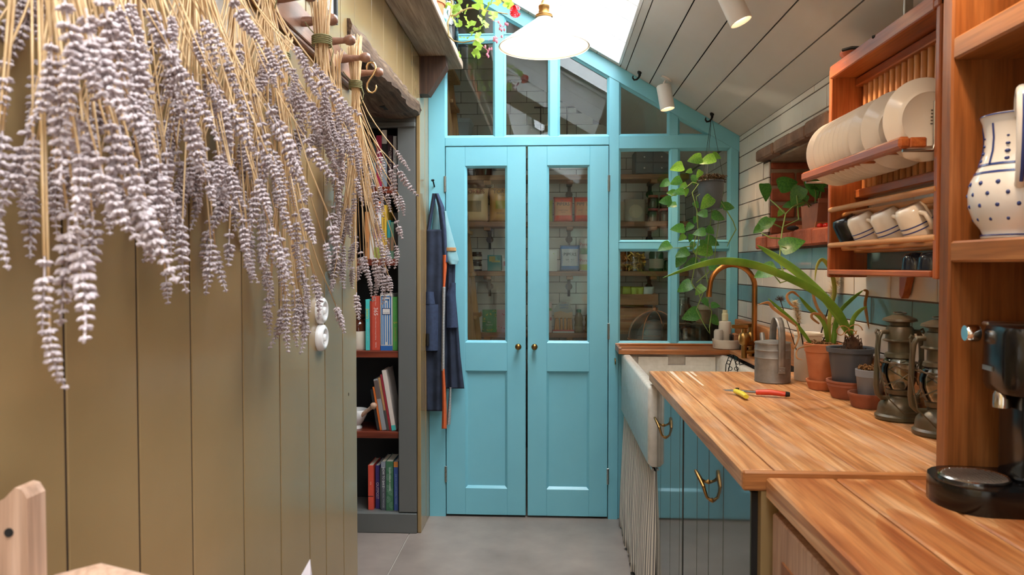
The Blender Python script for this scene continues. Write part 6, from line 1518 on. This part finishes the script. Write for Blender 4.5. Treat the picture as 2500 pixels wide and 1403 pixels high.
for x, Y, lb in ((2002, 3.02, 'red tomato on the brick sill nearer the niche plant'), (2017, 3.0, 'red tomato on the brick sill against the plate rack')):
    p = at(x, 556, Y); t = thing('tomato', lb, 'tomato', (p.x, Y, NZ0-.001), 0, 'tomatoes on the brick sill'); MB().ball((0, 0, .0125), .0135, 14, 9, (1, 1, .92)).build('fruit', mat('tomato_skin', 'c02418', .2) if 'tomato_skin' not in bpy.data.materials else bpy.data.materials['tomato_skin'], t, 180)
    f = MB()
    for k in range(5): f.tube([(0, 0, .0245), (.006*math.cos(k*1.26), .006*math.sin(k*1.26), .026)], [.0012, .0004], 4)
    f.build('calyx', MT['stem'], t)
t = thing('dark_pebble', 'dark flat pebble on the brick sill beside the plant tray', 'pebble', (at(1935, 565, 3.15).x, 3.15, NZ0)); MB().ball((0, 0, .010), .03, 12, 8, (.8, 1, .35)).build('stone', flat('2c2420', .9), t, 180)
# ------------------------------------------------------------------ apron on a nail
na = thing('iron_nail', 'old iron nail hammered into the turquoise stile holding the apron', 'nail', (-.650, YE+.01, 1.85)); MB().tube([(0, 0, 0), (0, -.045, .025), (-.002, -.055, .034)], [.0045, .004, .0035], 8).tube([(-.002, -.054, .032), (-.002, -.057, .038)], .009, 10).build('shaft', MT['iron'], na, 40)
AO = (-.64, 4.06, 1.84); ap = thing('denim_apron', 'dark denim apron with orange tie hanging from the nail on the turquoise frame', 'apron', AO)
def apx(x, y, Y=4.06): return at(x, y, Y)-Vector(AO)
def cloth(name, rows, mt, Yf, nf=2.5, amp=.012, th=.003, ph=0, parent=None):
    """rows: (photo y, left x, right x, depth) from top to bottom"""
    def fn(u, v):
        k = v*(len(rows)-1); i = min(int(k), len(rows)-2); t = k-i; t = t*t*(3-2*t)
        y = rows[i][0]*(1-t)+rows[i+1][0]*t; a = rows[i][1]*(1-t)+rows[i+1][1]*t; b = rows[i][2]*(1-t)+rows[i+1][2]*t
        bulge = .022*math.sin(math.pi*u)
        return apx(a+(b-a)*u, y, Yf-bulge-amp*math.sin(nf*math.pi*u+ph+.8*v)*(.4+.6*v))
    return MB().grid(fn, 26, 30).build(name, MT[mt], parent or ap, 180, solid=th)
cloth('front_panel', [(560,1042,1086,0),(640,1041,1088,0),(720,1036,1089,0),(850,1036,1089,0),(940,1037,1088,0),(1003,1041,1084,0)], 'denim', 4.035, 3.4, .012)
cloth('side_panel', [(620,1084,1112,0),(700,1084,1110,0),(780,1085,1117,0),(870,1084,1124,0),(948,1083,1133,0)], 'denim', 4.06, 4.2, .013, ph=1.5)
cloth('strap', [(472,1056,1066,0),(510,1050,1058,0),(562,1042,1050,0)], 'denim2', 4.05, 1, .002); cloth('strap', [(472,1062,1070,0),(505,1070,1084,0),(562,1076,1094,0),(640,1082,1096,0)], 'denim2', 4.03, 1, .003)
cloth('lining_flap', [(515,1084,1089,0),(560,1083,1100,0),(610,1081,1114,0),(635,1088,1120,0),(645,1098,1116,0)], 'lblue', 4.035, 2, .006); cloth('lining', [(490,1059,1068,0),(530,1058,1078,0),(565,1055,1083,0)], 'lblue', 4.075, 1, .003)
cloth('flap_seam', [(604,1081,1113,0),(612,1082,1114,0)], 'dryleaf', 4.028, 2, .003)
cloth('orange_tie', [(622,1081,1092,0),(660,1081,1090,0),(715,1081,1085,0)], 'orange', 4.025, 1, .001); cloth('grey_tie', [(700,1080,1087,0),(800,1079,1085,0),(905,1078,1085,0)], 'hering', 4.008, 1, .001)
cloth('orange_tie', [(900,1079,1085,0),(950,1080,1088,0),(1000,1080,1090,0),(1046,1079,1090,0)], 'orange', 4.008, 1, .001); cloth('grey_tie', [(945,1098,1102,0),(1000,1093,1101,0),(1036,1090,1099,0)], 'hering', 4.04, 1, .001)
cloth('pocket', [(743,1036,1070,0),(800,1036,1071,0),(856,1038,1070,0)], 'denim2', 4.008, 1.2, .003); cloth('pen_pocket', [(712,1037,1058,0),(742,1037,1062,0)], 'denim2', 4.009, 1, .003)
cloth('maker_patch', [(814,1038,1050,0),(844,1038,1050,0)], 'blackm', 4.000, .6, .001)
f = MB(); rp = random.Random(4)
for i in range(14):
    p = apx(1039+rp.random()*10, 816+rp.random()*26, 3.994); f.box(p.x-.002, p.x+.002, p.y-.001, p.y, p.z-.0025, p.z+.0025)
f.build('patch_print', flat('c8c8c8'), ap)
cloth('pocket', [(690,1100,1112,0),(720,1090,1112,0),(800,1090,1118,0)], 'denim2', 4.034, 1, .003)
# ------------------------------------------------------------------ ceiling hooks, spotlights, pendant
def ceilpt(x, y): return Vector((x, y, zc(x)))
for (x, y, lb) in ((.47, 3.99, 'bare black iron hook in the ceiling beside the skylight edge'), (.852, 3.985, 'black iron ceiling hook carrying the hanging pothos')):
    t = thing('ceiling_hook', lb, 'hook', tuple(ceilpt(x, y)), 0, 'black ceiling hooks')
    MB().tube([(0, 0, .004), (.0, -.002, -.02), (-.004, -.006, -.032), (-.016, -.012, -.045), (-.030, -.016, -.048), (-.038, -.018, -.038), (-.036, -.018, -.026)], [.008, .007, .005, .005, .005, .0045, .003], 8).lathe([(.0, 0), (.012, 0), (.010, -.012), (0, -.014)], 12, cap=False).build('hook_body', MT['iron'], t, 60)
def spot(x, y, label, aim, power):
    c = ceilpt(x, y); t = thing('ceiling_spotlight', label, 'spotlight', tuple(c), 0, 'white ceiling spotlights')
    nrm = Vector((-math.sin(ROOF_A), 0, -math.cos(ROOF_A)))
    q0 = nrm.to_track_quat('Z', 'Y').to_matrix(); MB().lathe([(0, 0), (.03, 0), (.03, .008), (0, .010)], 24, (0, 0, 0), q0, cap=False).build('rose', MT['spotw'], t, 40)
    d = Vector(aim).normalized(); h0 = Vector((-.012, -.004, -.055))
    MB().tube([nrm*.006, nrm*.025, h0], .006, 8).build('stem', MT['spotw'], t, 50)
    q = d.to_track_quat('Z', 'Y').to_matrix(); b0 = h0-d*.02
    MB().lathe([(0, 0), (.034, 0), (.037, .004), (.037, .125), (.035, .126), (.033, .12), (.032, .108)], 32, b0, q, cap=False).build('barrel', MT['spotw'], t, 50)
    MB().lathe([(0, .106), (.0315, .106), (.0315, .110), (0, .110)], 28, b0, q, cap=False).build('lamp_face', MT['lampface'], t, 40, label='glowing warm lamp face')
    l = bpy.data.lights.new('spot_lamp', 'SPOT'); l.energy = power; l.spot_size = math.radians(100); l.spot_blend = .8; l.color = (1, .70, .44); l.shadow_soft_size = .03
    o = bpy.data.objects.new('spot_lamp', l); COL.objects.link(o); o.location = c+b0+d*.135; o.rotation_euler = d.to_track_quat('-Z', 'Y').to_euler()
MT['lampface'] = glow('warm_lamp_face', 'ffdcae', 6)
spot(.592, 3.86, 'white cylinder spotlight on the sloping ceiling near the end wall', (.16, -.10, -1), SPOT_W*1.0)
spot(.60, 2.52, 'white cylinder spotlight on the sloping ceiling above the worktop', (.42, -.12, -1), SPOT_W*1.9)
spot(.60, 1.15, 'white cylinder spotlight on the sloping ceiling before the hutch', (.22, .30, -1), SPOT_W*1.5)
pdn = thing('pendant_lamp', 'wide white enamel cone pendant lamp with a brass holder under the skylight', 'lamp', (-.028, 2.90, 2.262))
MB().lathe([(.176, 0), (.178, .001), (.174, .006), (.120, .046), (.060, .088), (.034, .108), (.026, .118), (.022, .118), (.031, .104), (.058, .085), (.118, .043), (.172, .004)], 64, cap=False).build('shade', MT['shade'], pdn, 60)
MB().lathe([(.028, .114), (.034, .118), (.034, .124), (.024, .130), (.020, .145), (.022, .15), (.022, .160), (.014, .168), (.010, .18), (0, .182)], 24, cap=False).build('lamp_holder', MT['brass'], pdn, 40)
zt = zc(-.028)+.36-2.262
MB().tube([(0, 0, .18), (0, 0, zt)], .0035, 8).build('cord', flat('6a5a48', .8), pdn)
MB().ball((0, 0, .062), .028, 16, 10, (1, 1, 1.2)).build('bulb', MT['bulb'], pdn, 180)

l = bpy.data.lights.new('pendant_bulb_light', 'POINT'); l.energy = 3.5; l.color = (1, .86, .66); l.shadow_soft_size = .03
o = bpy.data.objects.new('pendant_bulb_light', l); COL.objects.link(o); o.location = (-.028, 2.90, 2.262+.022)
pl_ = thing('pantry_fill_strip', 'slim upright fill light strip added out of sight behind the turquoise post', 'lamp', (.346, YE+.052, 1.0))  # added fill light to brighten the pantry, hidden from view by the post
MB().box(-.014, .014, 0, .016, 0, 1.05, .002).build('housing', MT['spotw'], pl_)
MB().box(-.010, .010, .0165, .020, .01, 1.04).build('diffuser', glow('fill_strip_glow', 'ffe2bc', 8), pl_)
l = bpy.data.lights.new('pantry_fill_light', 'AREA'); l.shape = 'RECTANGLE'; l.size = .02; l.size_y = 1.03; l.energy = PANTRY_FILL_W; l.color = (1, .82, .62)
o = bpy.data.objects.new('pantry_fill_light', l); COL.objects.link(o); o.location = (.346, YE+.076, 1.525); o.rotation_euler = (-math.pi/2, 0, 0)
